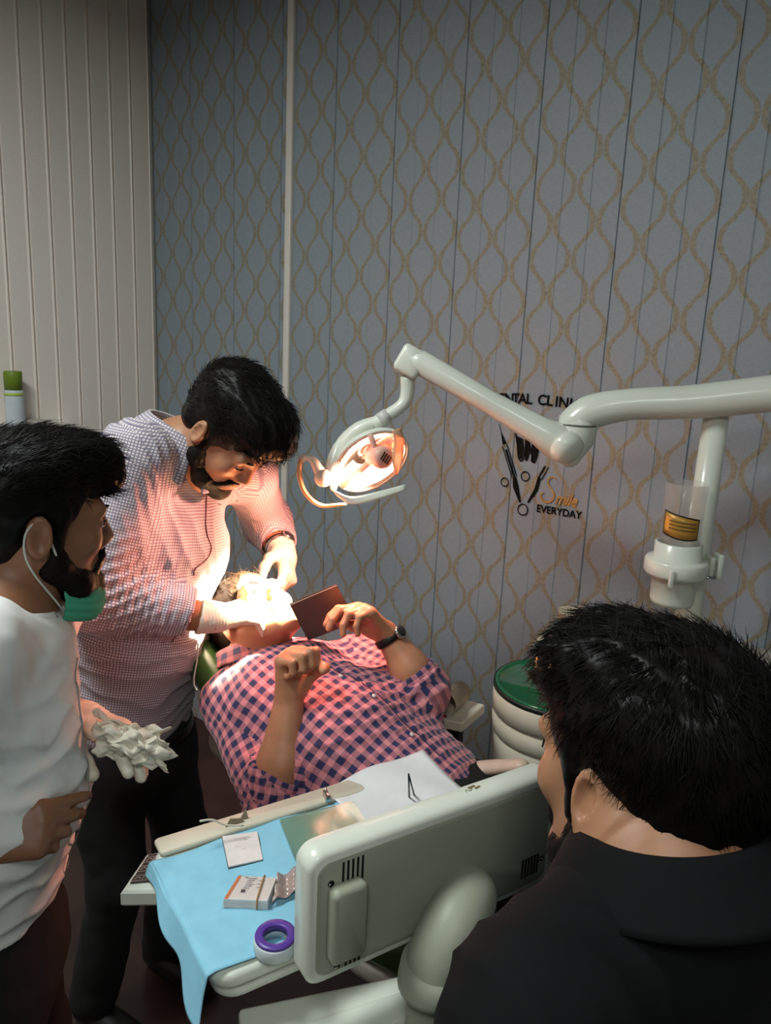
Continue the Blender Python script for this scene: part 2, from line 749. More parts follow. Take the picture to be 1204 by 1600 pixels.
def arc_text(word, p0, p1, bulge, size, bold):
    out = []
    n = len(word)
    a, b = np.array(p0), np.array(p1)
    for i, ch in enumerate(word):
        if ch == ' ':
            continue
        t = i / (n - 1)
        q = a + (b - a) * t + np.array([0, 1]) * bulge * 4 * t * (1 - t)
        dq = (b - a) + np.array([0, 1]) * bulge * 4 * (1 - 2 * t)
        rot = math.atan2(dq[1], dq[0])
        v, f = text_mesh(ch, size, 0, bold)
        v = v - V(v[:, 0].mean(), 0, 0)
        ca, sa = math.cos(rot), math.sin(rot)
        v = np.stack([v[:, 0] * ca - v[:, 1] * sa + q[0], v[:, 0] * sa + v[:, 1] * ca + q[1], v[:, 2]], 1)
        out.append((v, f))
    return merge(*out)


sL, zL = wl(776, 630)
sR, zR = wl(902, 640)
obj('clinic_lettering', wall_pl(arc_text('DENTAL CLINIC', (sL, zL), (sR, zR), 0.006, 0.041, 0.0009), s_mid, z_mid), M_ink, decal, smooth=False)
# tooth outline and filled roots
cx, cz = wl(826, 690)
tp = []
for a, b in [(-.048, .055), (-.036, .075), (-.012, .070), (0, .064), (.014, .071), (.036, .075), (.05, .055), (.045, .02), (.036, -.015), (.030, -.052), (.022, -.060), (.012, -.03), (.006, -.012), (0, -.006), (-.006, -.012), (-.012, -.05), (-.02, -.062), (-.03, -.05), (-.037, -.015), (-.045, .02)]:
    tp.append((a * 0.95, b * 0.95))
sp = [(p[0], p[1]) for p in [tuple(q[:2]) for q in smooth_path([(a, b, 0) for a, b in tp + tp[:1]], 4)]][:-1]
obj('tooth_outline', wall_pl((flat_stroke([(cx + a, cz + b) for a, b in sp], 0.005, True)), s_mid, z_mid), M_ink, decal, smooth=False)
roots = [[(-.040, .012), (-.018, .006), (-.012, -.02), (-.016, -.052), (-.024, -.052), (-.034, -.02)],
         [(-.012, .006), (.006, .0), (.008, -.03), (.002, -.056), (-.006, -.056), (-.009, -.03)],
         [(.012, .0), (.034, -.002), (.032, -.03), (.020, -.060), (.013, -.056), (.012, -.03)]]
obj('tooth_root_fill', wall_pl(merge(*[poly2([(cx + a, cz + b) for a, b in r]) for r in roots]), s_mid, z_mid), M_ink, decal, smooth=False)
ex, ez = wl(842, 655)
obj('tooth_highlight', wall_pl(poly2([(ex - .02, ez), (ex - .005, ez + .008), (ex + .012, ez + .002), (ex + .01, ez - .008), (ex - .006, ez - .005)]), s_mid, z_mid), M_ink, decal, smooth=False)


def seg2(p, q, w):
    return flat_stroke([p, q], w)


# syringe standing left of the tooth: needle, hub, barrel, finger rings, plunger ring
n0, n1, h1, b0, b1 = wl(780, 662), wl(784, 677), wl(789, 694), wl(789, 696), wl(804, 745)
nd = np.array(b1) - np.array(b0)
nd /= np.linalg.norm(nd)
pr = np.array([-nd[1], nd[0]])
bar = [tuple(np.array(b0) + pr * .008), tuple(np.array(b1) + pr * .008), tuple(np.array(b1) - pr * .008), tuple(np.array(b0) - pr * .008)]
obj('syringe', wall_pl(merge(flat_stroke([n0, n1], 0.0018), flat_stroke([n1, h1], [0.003, 0.014]), flat_stroke(bar, 0.0035, True),
                             flat_stroke([tuple(np.array(b0) + nd * .012), b1], 0.007),
                             flat_stroke([b1, wl(806, 760), wl(813, 785)], [0.012, 0.019, 0.005])), s_mid, z_mid), M_ink, decal, smooth=False)
for q, r in ((wl(789, 753), .0125), (wl(821, 744), .0135), (wl(817, 796), .0165)):
    obj('finger_ring', wall_pl(flat_stroke(circ(q, r), 0.0033, True), s_mid, z_mid), M_ink, decal, smooth=False)
obj('dental_mirror', wall_pl(merge(flat_stroke([wl(852, 728), wl(841, 748)], 0.005), flat_stroke([wl(857, 730), wl(846, 750)], 0.003),
                                   flat_stroke([wl(843, 746), wl(838, 765), wl(825, 785)], [0.010, 0.014, 0.010, 0.005])), s_mid, z_mid), M_ink, decal, smooth=False)
# gold script word and the line under it


def script(word, p, size, rot):
    v, f = text_mesh(word, size, 0.35, 0.0012, 0.9)
    return v, f


px0 = wl(847, 783)
v, f = text_mesh('mile', 0.050, 0.4, 0.0012, 0.95)
v = v * V(0.82, 1.0, 1) + V(px0[0] + 0.040, px0[1] + 0.001, 0)
Sp = [(.034, .056), (.025, .063), (.013, .057), (.012, .044), (.022, .034), (.030, .021), (.026, .007), (.012, .0), (-.002, .006), (-.004, .018), (.005, .022)]
Sp = [(px0[0] + q[0] * 1.2, px0[1] + q[1] * 1.2) for q in smooth_path([(a, b, 0) for a, b in Sp], 5)]
obj('script_word', wall_pl(merge((v, f), flat_stroke(Sp, [0.003, 0.006, 0.005, 0.006, 0.007, 0.003])), s_mid, z_mid), M_gold, decal, smooth=False)
a0, a1 = wl(838, 799), wl(909, 811)
rot = math.atan2(a1[1] - a0[1], a1[0] - a0[0])
v, f = text_mesh('EVERYDAY', 0.031, 0.0, 0.0006)
wd = v[:, 0].max()
k = math.hypot(a1[0] - a0[0], a1[1] - a0[1]) / wd
v = v * V(k, 1, 1)
ca, sa = math.cos(rot), math.sin(rot)
v = np.stack([v[:, 0] * ca - v[:, 1] * sa + a0[0], v[:, 0] * sa + v[:, 1] * ca + a0[1], v[:, 2]], 1)
obj('lower_lettering', wall_pl((v, f), s_mid, z_mid), M_ink, decal, smooth=False)

# ------------------------------------------------------------------ operating lamp on its arm
J0, J1, J2, J3 = at(1275, 610, 1.560), at(935, 640, 1.700), at(868, 688, 1.700), at(655, 566, 1.750)
lamp = thing('operating_lamp', V(0.70, 1.655, 1.60), 'white articulated dental operating lamp switched on above the patient', 'dental lamp')
path = smooth_path([J0, at(1204, 615, 1.600), at(1080, 628, 1.650), at(985, 632, 1.680), at(925, 643, 1.700), at(898, 660, 1.705)], 8)
obj('fixed_arm', tube(path, [0.038, 0.038, 0.036, 0.034, 0.038, 0.037], 24, rounded=True), M_plastic, lamp)
# knuckle below the fixed arm
kn = at(903, 664, 1.705)
obj('elbow_joint', tube([kn, kn - V(0, 0, .028), at(890, 712, 1.700)], [0.042, 0.041, 0.026], 24, rounded=True), M_plastic, lamp)
obj('joint_seam', lathe([(0.0415, 0), (0.0428, 0.001), (0.0428, 0.0035), (0.0415, 0.0045)], kn - V(0, 0, .001), n=28, close=True), mat('seam_grey', (95, 98, 92), 0.6), lamp)
arm2 = obj('swing_arm', tube([J2, J2 + (J3 - J2) * 0.12, J2 + (J3 - J2) * 0.5, J3], [0.042, 0.032, 0.0255, 0.028], 24, rounded=True), M_plastic, lamp)
obj('joint_cap', lathe([(0.0, 0.030), (0.020, 0.028), (0.033, 0.020), (0.039, 0.004), (0.039, 0)], J2 + V(0.018, -0.022, -0.010), nz(V(.35, -.75, -.35)), 24), M_plastic, lamp)
dj = nz(J3 - J2)
hb = at(641, 566, 1.755)
obj('head_joint', slab(hb, basis(dj, V(0, -1, 0.15)), (0.030, 0.032, 0.027), 0.012, 0.006), M_plastic, lamp)
for k in range(3):
    q = hb + V(0.004 + 0.009 * k, -0.012, 0.0285 - 0.004 * k)
    obj('screw', lathe([(0.0, 0.003), (0.0035, 0.002), (0.0035, -0.004)], q, (0.2, -0.3, 0.95), 10), M_dark_metal, lamp)
drop = smooth_path([at(637, 588, 1.755), at(636, 615, 1.755), at(628, 633, 1.750), at(604, 650, 1.745), at(583, 664, 1.740)], 6)
obj('yoke_tube', tube(drop, [0.017, 0.016, 0.0145, 0.0145, 0.016], 18), M_plastic, lamp)
obj('yoke_collar', tube([at(606, 648, 1.745), at(592, 658, 1.740)], 0.0165, 18), mat('collar_white', (205, 205, 198), 0.4), lamp)

LC = at(580, 722, 1.730)                                   # centre of the reflector
Ln = nz(V(0.22, -0.86, -0.46))                            # way the opening looks
Lu = nz(V(0.60, 0.0, 0.70))
Lx, Ly, Lz = basis(Lu, Ln)                                # Lx long axis (up-right), Lz = opening


def bowl(rx, ry, depth, a0, a1, n=40, m=10, th=0.006, back=False):
    """part-ellipsoid shell opening along +Lz"""
    def P(r, k):
        vs_ = []
        for i in range(m + 1):
            e = math.radians(90.0 * i / m)
            for j in range(n + 1):
                a = math.radians(a0 + (a1 - a0) * j / n)
                vs_.append(LC + Lx * math.cos(a) * math.sin(e) * (rx + r) + Ly * math.sin(a) * math.sin(e) * (ry + r) - Lz * math.cos(e) * (depth + r))
        return vs_
    return P


def shell(rx, ry, depth, th, n=44, m=10):
    vs_, fs = [], []
    for r in (0, -th):
        for i in range(m + 1):
            e = math.radians(4 + 86.0 * i / m)
            for j in range(n):
                a = 2 * math.pi * j / n
                vs_.append(LC + Lx * math.cos(a) * math.sin(e) * (rx + r) + Ly * math.sin(a) * math.sin(e) * (ry + r) - Lz * math.cos(e) * (depth + r))
    off = (m + 1) * n
    for s in (0, 1):
        for i in range(m):
            for j in range(n):
                q = (s * off + i * n + j, s * off + i * n + (j + 1) % n, s * off + (i + 1) * n + (j + 1) % n, s * off + (i + 1) * n + j)
                fs.append(q if s else q[::-1])
    for j in range(n):
        fs.append((m * n + j, off + m * n + j, off + m * n + (j + 1) % n, m * n + (j + 1) % n))
    fs.append(tuple(range(n)))
    fs.append(tuple(off + i for i in range(n))[::-1])
    return np.array(vs_), fs


obj('lamp_housing', shell(0.097, 0.074, 0.054, 0.006), M_plastic, lamp)
obj('housing_spine', tube(smooth_path([at(596, 655, 1.745), at(562, 670, 1.750), at(538, 694, 1.750), at(524, 728, 1.735), at(521, 760, 1.710)], 7), [0.015, 0.023, 0.027, 0.022, 0.011], 20, flat=0.75, rounded=True), M_plastic, lamp)
M_glow = emis('lit_reflector', (255, 244, 226), 6.0)
M_refl = mat('mirror_reflector', (250, 215, 190), 0.18, 0.9, var=0)


def patch(a0, a1, e0, e1, rx, ry, dp, n=16, m=6):
    def fn(u, v):
        a = math.radians(a0 + (a1 - a0) * u)
        e = math.radians(e0 + (e1 - e0) * v)
        return LC + Lx * math.cos(a) * math.sin(e) * rx + Ly * math.sin(a) * math.sin(e) * ry - Lz * math.cos(e) * dp
    return gridsurf(fn, n, m, 0.002)


obj('reflector', patch(0, 359.9, 10, 88, 0.090, 0.066, 0.047, 40, 8), M_refl, lamp)
obj('lit_glass', patch(165, 310, 28, 82, 0.088, 0.064, 0.044), M_glow, lamp)
obj('lit_glass', patch(100, 142, 40, 80, 0.088, 0.064, 0.044), M_glow, lamp)
bc = LC + Lz * 0.004 + Lx * 0.022 + Ly * 0.006
M_cer = mat('ceramic_pink', (226, 176, 160), 0.4)
bh = obj('bulb_shield', lathe([(0.0, 0.034), (0.018, 0.034), (0.024, 0.030), (0.0265, 0.02), (0.0265, -0.012), (0.02, -0.022), (0, -0.024)], bc, nz(Lz * 0.75 + Lx * 0.5), 28), M_cer, lamp)
for k in range(4):
    q = bc + nz(Lz * 0.75 + Lx * 0.5) * 0.0345 + Ly * (k - 1.5) * 0.007
    obj('vent_slot', rbox(q, (0.010, 0.0018, 0.001), (nz(Lx * 0.75 - Lz * 0.5), Ly, nz(Lz * 0.75 + Lx * 0.5)), 0), mat('vent_brown', (90, 55, 45), 0.6), bh, smooth=False)
obj('bracket', tube([LC - Lx * 0.092 + Lz * 0.0, bc - Lx * 0.02, bc, LC + Ly * 0.06 + Lx * 0.05], 0.007, 10), M_cer, lamp)
# warm translucent screen on the right side, lower lip, and handle loop on the left
m = bpy.data.materials.new('amber_screen')
w = N(m)
w.b.inputs['Base Color'].default_value = lin(255, 190, 150)
w.b.inputs['Roughness'].default_value = 0.25
setin(w.b, 'Transmission Weight', 0.35)
setin(w.b, 'Subsurface Weight', 0.3)
MATS['amber'] = m
Pi = lambda px, py, Y: at(px, py, Y)


def strip(pts_a, pts_b, th=0.003, n=6):
    A, B = smooth_path(pts_a, n), smooth_path(pts_b, n)
    k = len(A) - 1
    return gridsurf(lambda u, v: A[int(round(u * k))] * (1 - v) + B[int(round(u * k))] * v, k, 3, th)


obj('side_screen', strip([Pi(613, 672, 1.700), Pi(616, 690, 1.695), Pi(613, 716, 1.685), Pi(618, 742, 1.680)],
                         [Pi(627, 668, 1.715), Pi(631, 690, 1.710), Pi(629, 716, 1.700), Pi(622, 742, 1.690)], 0.003), m, lamp)
obj('lower_lip', strip([Pi(520, 765, 1.685), Pi(548, 776, 1.665), Pi(590, 768, 1.660), Pi(633, 757, 1.675)],
                       [Pi(528, 774, 1.680), Pi(550, 788, 1.660), Pi(592, 780, 1.655), Pi(634, 766, 1.670)], 0.004), M_plastic, lamp)
hs = smooth_path([Pi(508, 748, 1.700), Pi(497, 733, 1.700), Pi(489, 719, 1.700), Pi(478, 713, 1.700), Pi(470, 720, 1.700)], 6)
obj('handle_stem', tube(hs, [0.0145, 0.012, 0.009, 0.008, 0.007], 14, rounded=True), M_plastic, lamp)
obj('handle_knob', lathe([(0, 0.012), (0.015, 0.010), (0.020, 0.004), (0.020, -0.008)], Pi(505, 747, 1.695), (0.1, -1, -0.1), 22), M_plastic, lamp)
hp = smooth_path([Pi(469, 722, 1.700), Pi(468, 745, 1.695), Pi(478, 772, 1.685), Pi(502, 790, 1.680), Pi(537, 788, 1.675)], 6)
mh = bpy.data.materials.new('clear_yellow_handle')
w = N(mh)
w.b.inputs['Base Color'].default_value = lin(235, 200, 140)
w.b.inputs['Roughness'].default_value = 0.15
setin(w.b, 'Transmission Weight', 0.6)
obj('handle_loop', tube(hp, [0.010, 0.010, 0.009, 0.008, 0.0055], 12, flat=0.6, rounded=True), mh, lamp)
obj('side_bracket', tube([Pi(516, 742, 1.710), Pi(524, 716, 1.730), Pi(530, 700, 1.740)], [0.016, 0.018, 0.016], 14, rounded=True), M_plastic, lamp)

# the lamp's own light: a tight warm beam and the red-tinged fringe of its reflector
MOUTH = at(388, 944, 1.69)
BEAM_POWER, FRINGE_POWER = 1500.0, 34.0


def spot(name, loc, target, power, col, ang, blend, rad):
    l = bpy.data.lights.new(name, 'SPOT')
    l.energy = power
    l.color = col
    l.spot_size = math.radians(ang)
    l.spot_blend = blend
    l.shadow_soft_size = rad
    o = bpy.data.objects.new(name, l)
    COL.objects.link(o)
    o.parent = lamp
    o.location = Vector(loc - ORG[lamp.name])
    o.rotation_euler = (Vector(target) - Vector(loc)).to_track_quat('-Z', 'Y').to_euler()


LP = LC + Lz * 0.045 - Lx * 0.03
spot('beam', LP, MOUTH, BEAM_POWER, (1.0, 0.82, 0.52), 33, 0.7, 0.04)
spot('fringe', LP, MOUTH + V(0.0, 0.05, 0.02), FRINGE_POWER, (1.0, 0.34, 0.23), 128, 0.5, 0.03)

# ------------------------------------------------------------------ spittoon unit with pole and cup filler
PB = at(1118, 652, 1.66)
unit = thing('spittoon_unit', V(0.62, 1.68, 0), 'cream dental spittoon unit with green glass bowl and tall lamp pole', 'spittoon')
PX, PY = PB[0], PB[1]
obj('pole', tube([V(PX, PY, 1.02), V(PX, PY, 1.3), V(PX, PY, PB[2] + 0.004)], [0.029, 0.028, 0.026], 24), M_plastic, unit)
SC = at(872, 1072, 1.70)
sx_, sy_, zr = SC[0], SC[1], SC[2]
SR = 0.150
obj('bowl_body', lathe([(0.11, 0.0), (0.125, 0.02), (0.135, zr - 0.30), (SR - 0.006, zr - 0.165), (SR - 0.003, zr - 0.125), (SR - 0.006, zr - 0.122), (SR - 0.006, zr - 0.116), (SR, zr - 0.112), (SR + 0.001, zr - 0.075), (SR - 0.004, zr - 0.071), (SR - 0.004, zr - 0.065), (SR + 0.002, zr - 0.062), (SR + 0.003, zr - 0.012), (SR - 0.006, zr - 0.005), (0.135, zr - 0.06), (0.06, zr - 0.125), (0.0, zr - 0.13)], V(sx_, sy_, 0), n=56), M_cream, unit)
mg = bpy.data.materials.new('green_glass')
w = N(mg)
w.b.inputs['Base Color'].default_value = lin(30, 120, 76)
w.b.inputs['Roughness'].default_value = 0.08
setin(w.b, 'Transmission Weight', 0.25)
setin(w.b, 'IOR', 1.45)
ob_ = obj('glass_bowl', lathe([(SR - 0.002, 0.0), (SR - 0.001, 0.005), (SR - 0.008, 0.006), (SR - 0.016, -0.018), (0.118, -0.058), (0.085, -0.088), (0.04, -0.104), (0.0, -0.106), (0.0, -0.110), (0.042, -0.108), (0.088, -0.092), (0.122, -0.062), (SR - 0.012, -0.020)], V(sx_, sy_, zr), n=56), mg, unit)
obj('rim_ring', lathe([(SR - 0.003, 0.002), (SR + 0.003, 0.004), (SR + 0.004, -0.006), (SR - 0.003, -0.008)], V(sx_, sy_, zr), n=56, close=True), mat('dark_rubber', (22, 34, 28), 0.5), unit)
obj('drain_cap', lathe([(0.0, 0.012), (0.02, 0.010), (0.026, 0.002), (0.026, -0.004), (0, -0.004)], V(sx_ + .0, sy_ + 0.01, zr - 0.098), n=22), M_plastic, unit)
# cabinet carrying the pole
CB = V(0.735, 1.625, 0)
obj('cabinet_body', rbox(CB + V(0, 0, 0.53), (0.135, 0.14, 0.53), (EW, NW, V(0, 0, 1)), 0.02, 3), M_cream, unit)
obj('joining_arm', rbox((CB * 0.5 + V(sx_, sy_, 0) * 0.5) + V(0, 0, 0.45), (0.12, 0.08, 0.3), (nz(V(CB[0] - sx_, CB[1] - sy_, 0)), np.cross(V(0, 0, 1), nz(V(CB[0] - sx_, CB[1] - sy_, 0))), V(0, 0, 1)), 0.02), M_cream, unit)
CFp = at(1060, 852, 1.60)
fx, fy, fz = CFp
filler = obj('cup_holder', lathe([(0.0, -0.13), (0.043, -0.13), (0.046, -0.12), (0.047, -0.068), (0.062, -0.064), (0.066, -0.058), (0.066, -0.034), (0.062, -0.028), (0.049, -0.026), (0.049, 0.006), (0.046, 0.008), (0.043, 0.006), (0.043, -0.02), (0.0, -0.02)], CFp, n=40), M_plastic, unit)
obj('clamp', rbox(CFp + V(0.062, 0.012, -0.043), (0.026, 0.012, 0.014), None, 0.003), M_plastic, filler)
for dx, hz_ in ((0.070, 0.020), (0.088, 0.026)):
    obj('clip', rbox(CFp + V(dx, -0.004, -0.040), (0.005, 0.016, hz_), None, 0.002), M_plastic, filler)
obj('bracket_pin', tube([CFp + V(0.05, -0.03, -0.062), CFp + V(0.075, -0.028, -0.060)], 0.004, 8), M_steel, filler)
obj('holder_lever', rbox(CFp + V(-0.03, -0.060, -0.058), (0.004, 0.006, 0.018), None, 0.001), M_plastic, filler)
mc = bpy.data.materials.new('clear_acrylic')
w = N(mc)
w.b.inputs['Base Color'].default_value = lin(225, 214, 205)
w.b.inputs['Roughness'].default_value = 0.05
setin(w.b, 'Transmission Weight', 0.3)
setin(w.b, 'Alpha', 0.22)
gl = obj('clear_cylinder', lathe([(0.0, -0.012), (0.043, -0.012), (0.0435, 0.135), (0.0425, 0.137), (0.0415, 0.135), (0.041, -0.009), (0.0, -0.009)], CFp, n=40), mc, unit)
# amber label wrapped on the cylinder


def wrap(a0, a1, z0f, z1f, r, n=18):
    def fn(u, v):
        a = a0 + (a1 - a0) * u
        z = z0f(u) * (1 - v) + z1f(u) * v
        return CFp + V(math.cos(a) * r, math.sin(a) * r, z)
    return gridsurf(fn, n, 4, 0.0006)


A0, A1 = math.radians(195), math.radians(300)
zl = lambda u: 0.030 - 0.010 * math.sin(u * 2.2)
zh = lambda u: 0.080 - 0.014 * u
obj('label_border', wrap(A0, A1, zl, zh, 0.0441), mat('label_black', (25, 18, 10), 0.5, var=0), gl)
lb = obj('label_face', wrap(A0 + .05, A1 - .05, lambda u: zl(u) + .003, lambda u: zh(u) - .003, 0.0446), mat('label_amber', (186, 140, 60), 0.35, 0.2), gl)
for k in range(3):
    obj('print_line', wrap(A0 + .35, A1 - .2, lambda u, k=k: 0.043 + k * 0.008 - 0.004 * u, lambda u, k=k: 0.0455 + k * 0.008 - 0.004 * u, 0.0449), mat('label_ink', (95, 72, 35), 0.6, var=0), lb)

M_paper_cup = mat('paper_cup', (205, 190, 165), 0.7)


def cup(name, c, axis, r0, r1, h, label, m=M_paper_cup, group=None):
    o = obj(name, lathe([(0.0, 0.002), (r0 * 0.95, 0.002), (r0, 0.0), (r1, h), (r1 + 0.0015, h + 0.001), (r1 + 0.001, h - 0.002), (r1 - 0.0014, h - 0.001), (r0 - 0.0015, 0.004), (0, 0.004)], c, axis, 28), m)
    return tag(o, label, 'cup', group)


cc_ = at(897, 958, 1.60)
cup('paper_cup', V(cc_[0], cc_[1], 1.0605), (0, 0, 1), 0.026, 0.034, 0.092, 'upright pale cup on the unit cabinet behind the dark-haired head')
t_ = at(982, 930, 1.60)
fold = gridsurf(lambda u, v: V(t_[0] - 0.018 + 0.045 * u + 0.004 * math.sin(9 * v), t_[1] + 0.004 * math.sin(7 * u), 1.061 + v * (0.075 + 0.025 * math.sin(3 + 9 * u))), 14, 8, 0.001)
M_tissue = mat('tissue', (228, 224, 212), 0.9, bump=0.3, bscale=60, bdist=0.002)
tag(obj('tissue', fold, M_tissue), 'white folded tissue poking up behind the dark-haired head', 'tissue')
# something cup-like by the bowl
q = at(862, 1012, 1.60)
cup('paper_cup', V(0.475, 1.60, zr + 0.006) * 0 + at(866, 1032, 1.56), nz(V(-0.25, -0.1, 1)), 0.022, 0.03, 0.05, 'pale paper cup on the rim of the green spittoon bowl')

# small side tray with an overturned cup
SZ = at(700, 1110, 1.65)[2]
cor = [atz(757, 1101, SZ), atz(722, 1130, SZ), atz(640, 1112, SZ), atz(690, 1081, SZ)]
cen = sum(cor) / 4
pts = [((p - cen)[0], (p - cen)[1]) for p in cor]
side = thing('side_tray', V(cen[0], cen[1], 0), 'small white tray on a post beside the spittoon', 'tray')
obj('tray_top', prism(pts, cen - V(0, 0, 0.024), (V(1, 0, 0), V(0, 1, 0), V(0, 0, 1)), 0.024, 0.003), M_cream, side, smooth=False)
obj('post', tube([V(cen[0] + .02, cen[1] + .03, 0.03), V(cen[0] + .02, cen[1] + .03, SZ - 0.023)], 0.02, 16), M_dark_metal, side)
obj('foot', lathe([(0.09, 0), (0.09, 0.015), (0.03, 0.035), (0, 0.035)], V(cen[0] + .02, cen[1] + .03, 0), n=24), M_dark_metal, side)
ca_ = at(735, 1072, 1.68)
cb_ = at(708, 1100, 1.62)
dca = nz(V(*(cb_ - ca_)[:2], 0))
base = V(cen[0], cen[1], SZ) + V(0.030, 0.030, 0.030)
cup('paper_cup', base, nz(dca * 1.0 + V(0, 0, -0.06)), 0.024, 0.029, 0.075, 'overturned paper cup lying on the small side tray')
# flat glossy red blotch on the tray in front of the cup
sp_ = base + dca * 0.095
obj_sp = obj('blotch', gridsurf(lambda u, v: V(sp_[0] - 0.02, sp_[1] - 0.005, SZ + 0.0012) + (V(1, 0, 0) * math.cos(6.283 * u) * 0.034 + V(0, 1, 0) * math.sin(6.283 * u) * 0.017) * v * (1 + 0.2 * math.sin(18 * u)), 28, 3), mat('red_gloss', (190, 50, 35), 0.12, trans=0.2))
tag(obj_sp, 'small glossy red blotch in front of the overturned cup', 'blotch')

# ------------------------------------------------------------------ instrument tray, monitor and things on them
TZ = 0.95
X3, Y3, Z3 = V(1, 0, 0), V(0, 1, 0), V(0, 0, 1)
T1 = nz(V(0.84, 0.54, 0))
T2 = V(-T1[1], T1[0], 0)
NL = atz(338, 1535, TZ)
TW, TD = 0.50, 0.285
UP_ = V(0, 0, 1)


def tl(a, b, z=TZ):
    p = NL + T1 * a + T2 * b
    return V(p[0], p[1], z)


deliv = thing('instrument_unit', tl(TW / 2, TD / 2, TZ - 0.06), 'off-white dental instrument tray unit with keypad beside the patient', 'dental unit')
obj('tray_body', slab(tl(TW / 2, TD / 2, TZ - 0.012), (T1, T2, Z3), (TW / 2, TD / 2, 0.012), 0.03, 0.006), M_plastic, deliv)
obj('tray_underbody', slab(tl(TW / 2, TD / 2, TZ - 0.037), (T1, T2, Z3), (TW / 2 - 0.008, TD / 2 - 0.008, 0.012), 0.03, 0.006), M_plastic, deliv)
# raised rim along the far side
obj('far_rim', slab(tl(0.185, TD - 0.012, TZ + 0.005), (T1, T2, Z3), (0.178, 0.020, 0.0045), 0.008, 0.0025), M_cream, deliv)
kp = [atz(188, 1393, 0.925), atz(284, 1392, 0.925), atz(300, 1322, 0.925), atz(228, 1334, 0.925)]
kc = sum(kp) / 4
obj('keypad_housing', prism([((p - kc)[0], (p - kc)[1]) for p in kp], kc - V(0, 0, 0.026), (X3, Y3, Z3), 0.026, 0.004), M_plastic, deliv, smooth=False)
kq = [atz(203, 1381, 0.926), atz(272, 1375, 0.926), atz(288, 1327, 0.926), atz(232, 1337, 0.926)]
kc2 = sum(kq) / 4
pad = obj('keypad', prism([((p - kc2)[0], (p - kc2)[1]) for p in kq], kc2, (X3, Y3, Z3), 0.0015), mat('keypad_brown', (62, 46, 44), 0.4), deliv, smooth=False)
M_icon = mat('icon_grey', (168, 158, 150), 0.6, var=0)


def bil(c, u, v):
    return c[0] * (1 - u) * (1 - v) + c[1] * u * (1 - v) + c[2] * u * v + c[3] * (1 - u) * v


for j in range(3):
    for i in range(4):
        u, v = 0.12 + 0.24 * i, 0.14 + 0.33 * j
        c = bil(kq, u, v)
        e = nz(bil(kq, u + .05, v) - c)
        g = nz(bil(kq, u, v + .05) - c)
        sq = [(-.0075, -.006), (.0075, -.006), (.0075, .006), (-.0075, .006)]
        v1, f1 = flat_stroke(sq, 0.0016, True)
        v2, f2 = flat_stroke([(-.004, -.002), (.0, .003), (.004, -.001)], 0.0018)
        obj('key_symbol', on_plane(merge((v1, f1), (v2, f2)), V(c[0], c[1], 0.926), e, g, Z3, 0.0021), M_icon, pad, smooth=False)

# monitor standing at the near edge, back towards the viewer
MZ = 1.135
ML, MR = atz(489, 1340, MZ), atz(868, 1205, MZ)
MZ0 = TZ + 0.004
M1 = nz(MR - ML)
Mw = np.linalg.norm(MR - ML)
MBk = V(M1[1], -M1[0], 0)                # towards the viewer
mon_h = (MZ - MZ0) / 2
mc_ = ML + M1 * Mw / 2 - V(0, 0, mon_h) - MBk * 0.018
moni = thing('monitor', mc_ - V(0, 0, mon_h), 'grey flat monitor seen from behind with vents, standing on the instrument tray', 'monitor')
MU = nz(V(0, 0, 1) + MBk * -0.02)
obj('casing', slab(mc_, (M1, Z3, MBk), (Mw / 2 + 0.006, mon_h, 0.020), 0.022, 0.006), M_plastic, moni)
obj('back_panel', slab(mc_ + MBk * 0.0165, (M1, Z3, MBk), (Mw / 2 - 0.004, mon_h - 0.012, 0.006), 0.018, 0.004), M_grey_plastic, moni)
obj('screen', slab(mc_ - MBk * 0.0195, (M1, Z3, MBk), (Mw / 2 - 0.012, mon_h - 0.014, 0.0015), 0.006, 0.0005), mat('screen_black', (12, 13, 15), 0.15, var=0), moni)
BKD = 0.0226


def mb(a, z, d=BKD):
    """point on the back of the monitor: a from the left edge, z above its bottom"""
    return mc_ + M1 * (a - Mw / 2) + Z3 * (z - mon_h) + MBk * d


H2 = 2 * mon_h
sb = obj('side_box', slab(mb(0.040, H2 * 0.50, BKD + 0.010), (M1, Z3, MBk), (0.024, H2 * 0.28, 0.011), 0.010, 0.005), M_grey_plastic, moni)


def slots(n, a0, z, da, hh, m=M_black):
    for k in range(n):
        obj('vent_slot', rbox(mb(a0 + da * k, z, BKD + 0.0002), (0.0013, hh, 0.0006), (nz(M1), Z3, MBk), 0), m, moni, smooth=False)


slots(5, 0.038, H2 - 0.033, 0.0066, 0.016)
slots(4, 0.046, 0.030, 0.0062, 0.013)
slots(6, Mw - 0.052, 0.045, 0.0056, 0.015)
for a, z in ((0.022, H2 - 0.040), (0.034, 0.022), (Mw - 0.016, 0.050)):
    obj('screw_hole', lathe([(0.0, 0.0006), (0.0042, 0.0008), (0.0042, -0.001)], mb(a, z), MBk, 16), M_black, moni)
    obj('screw', lathe([(0.0, 0.0012), (0.0022, 0.001), (0.0022, -0.001)], mb(a - .0012, z - .0012), MBk, 12), M_steel, moni)
e0 = mb(Mw * 0.625, H2 * 0.24, BKD - 0.008)
ep = smooth_path([e0, e0 + MBk * 0.022 - M1 * 0.016 + UP_ * 0.010, e0 + MBk * 0.042 - M1 * 0.048 + UP_ * 0.006, e0 + MBk * 0.050 - M1 * 0.074 - UP_ * 0.022, e0 + MBk * 0.052 - M1 * 0.084 - UP_ * 0.060], 7)
elb = obj('elbow_mount', tube(ep, [0.034, 0.037, 0.040, 0.042, 0.045], 28), M_grey_plastic, moni)
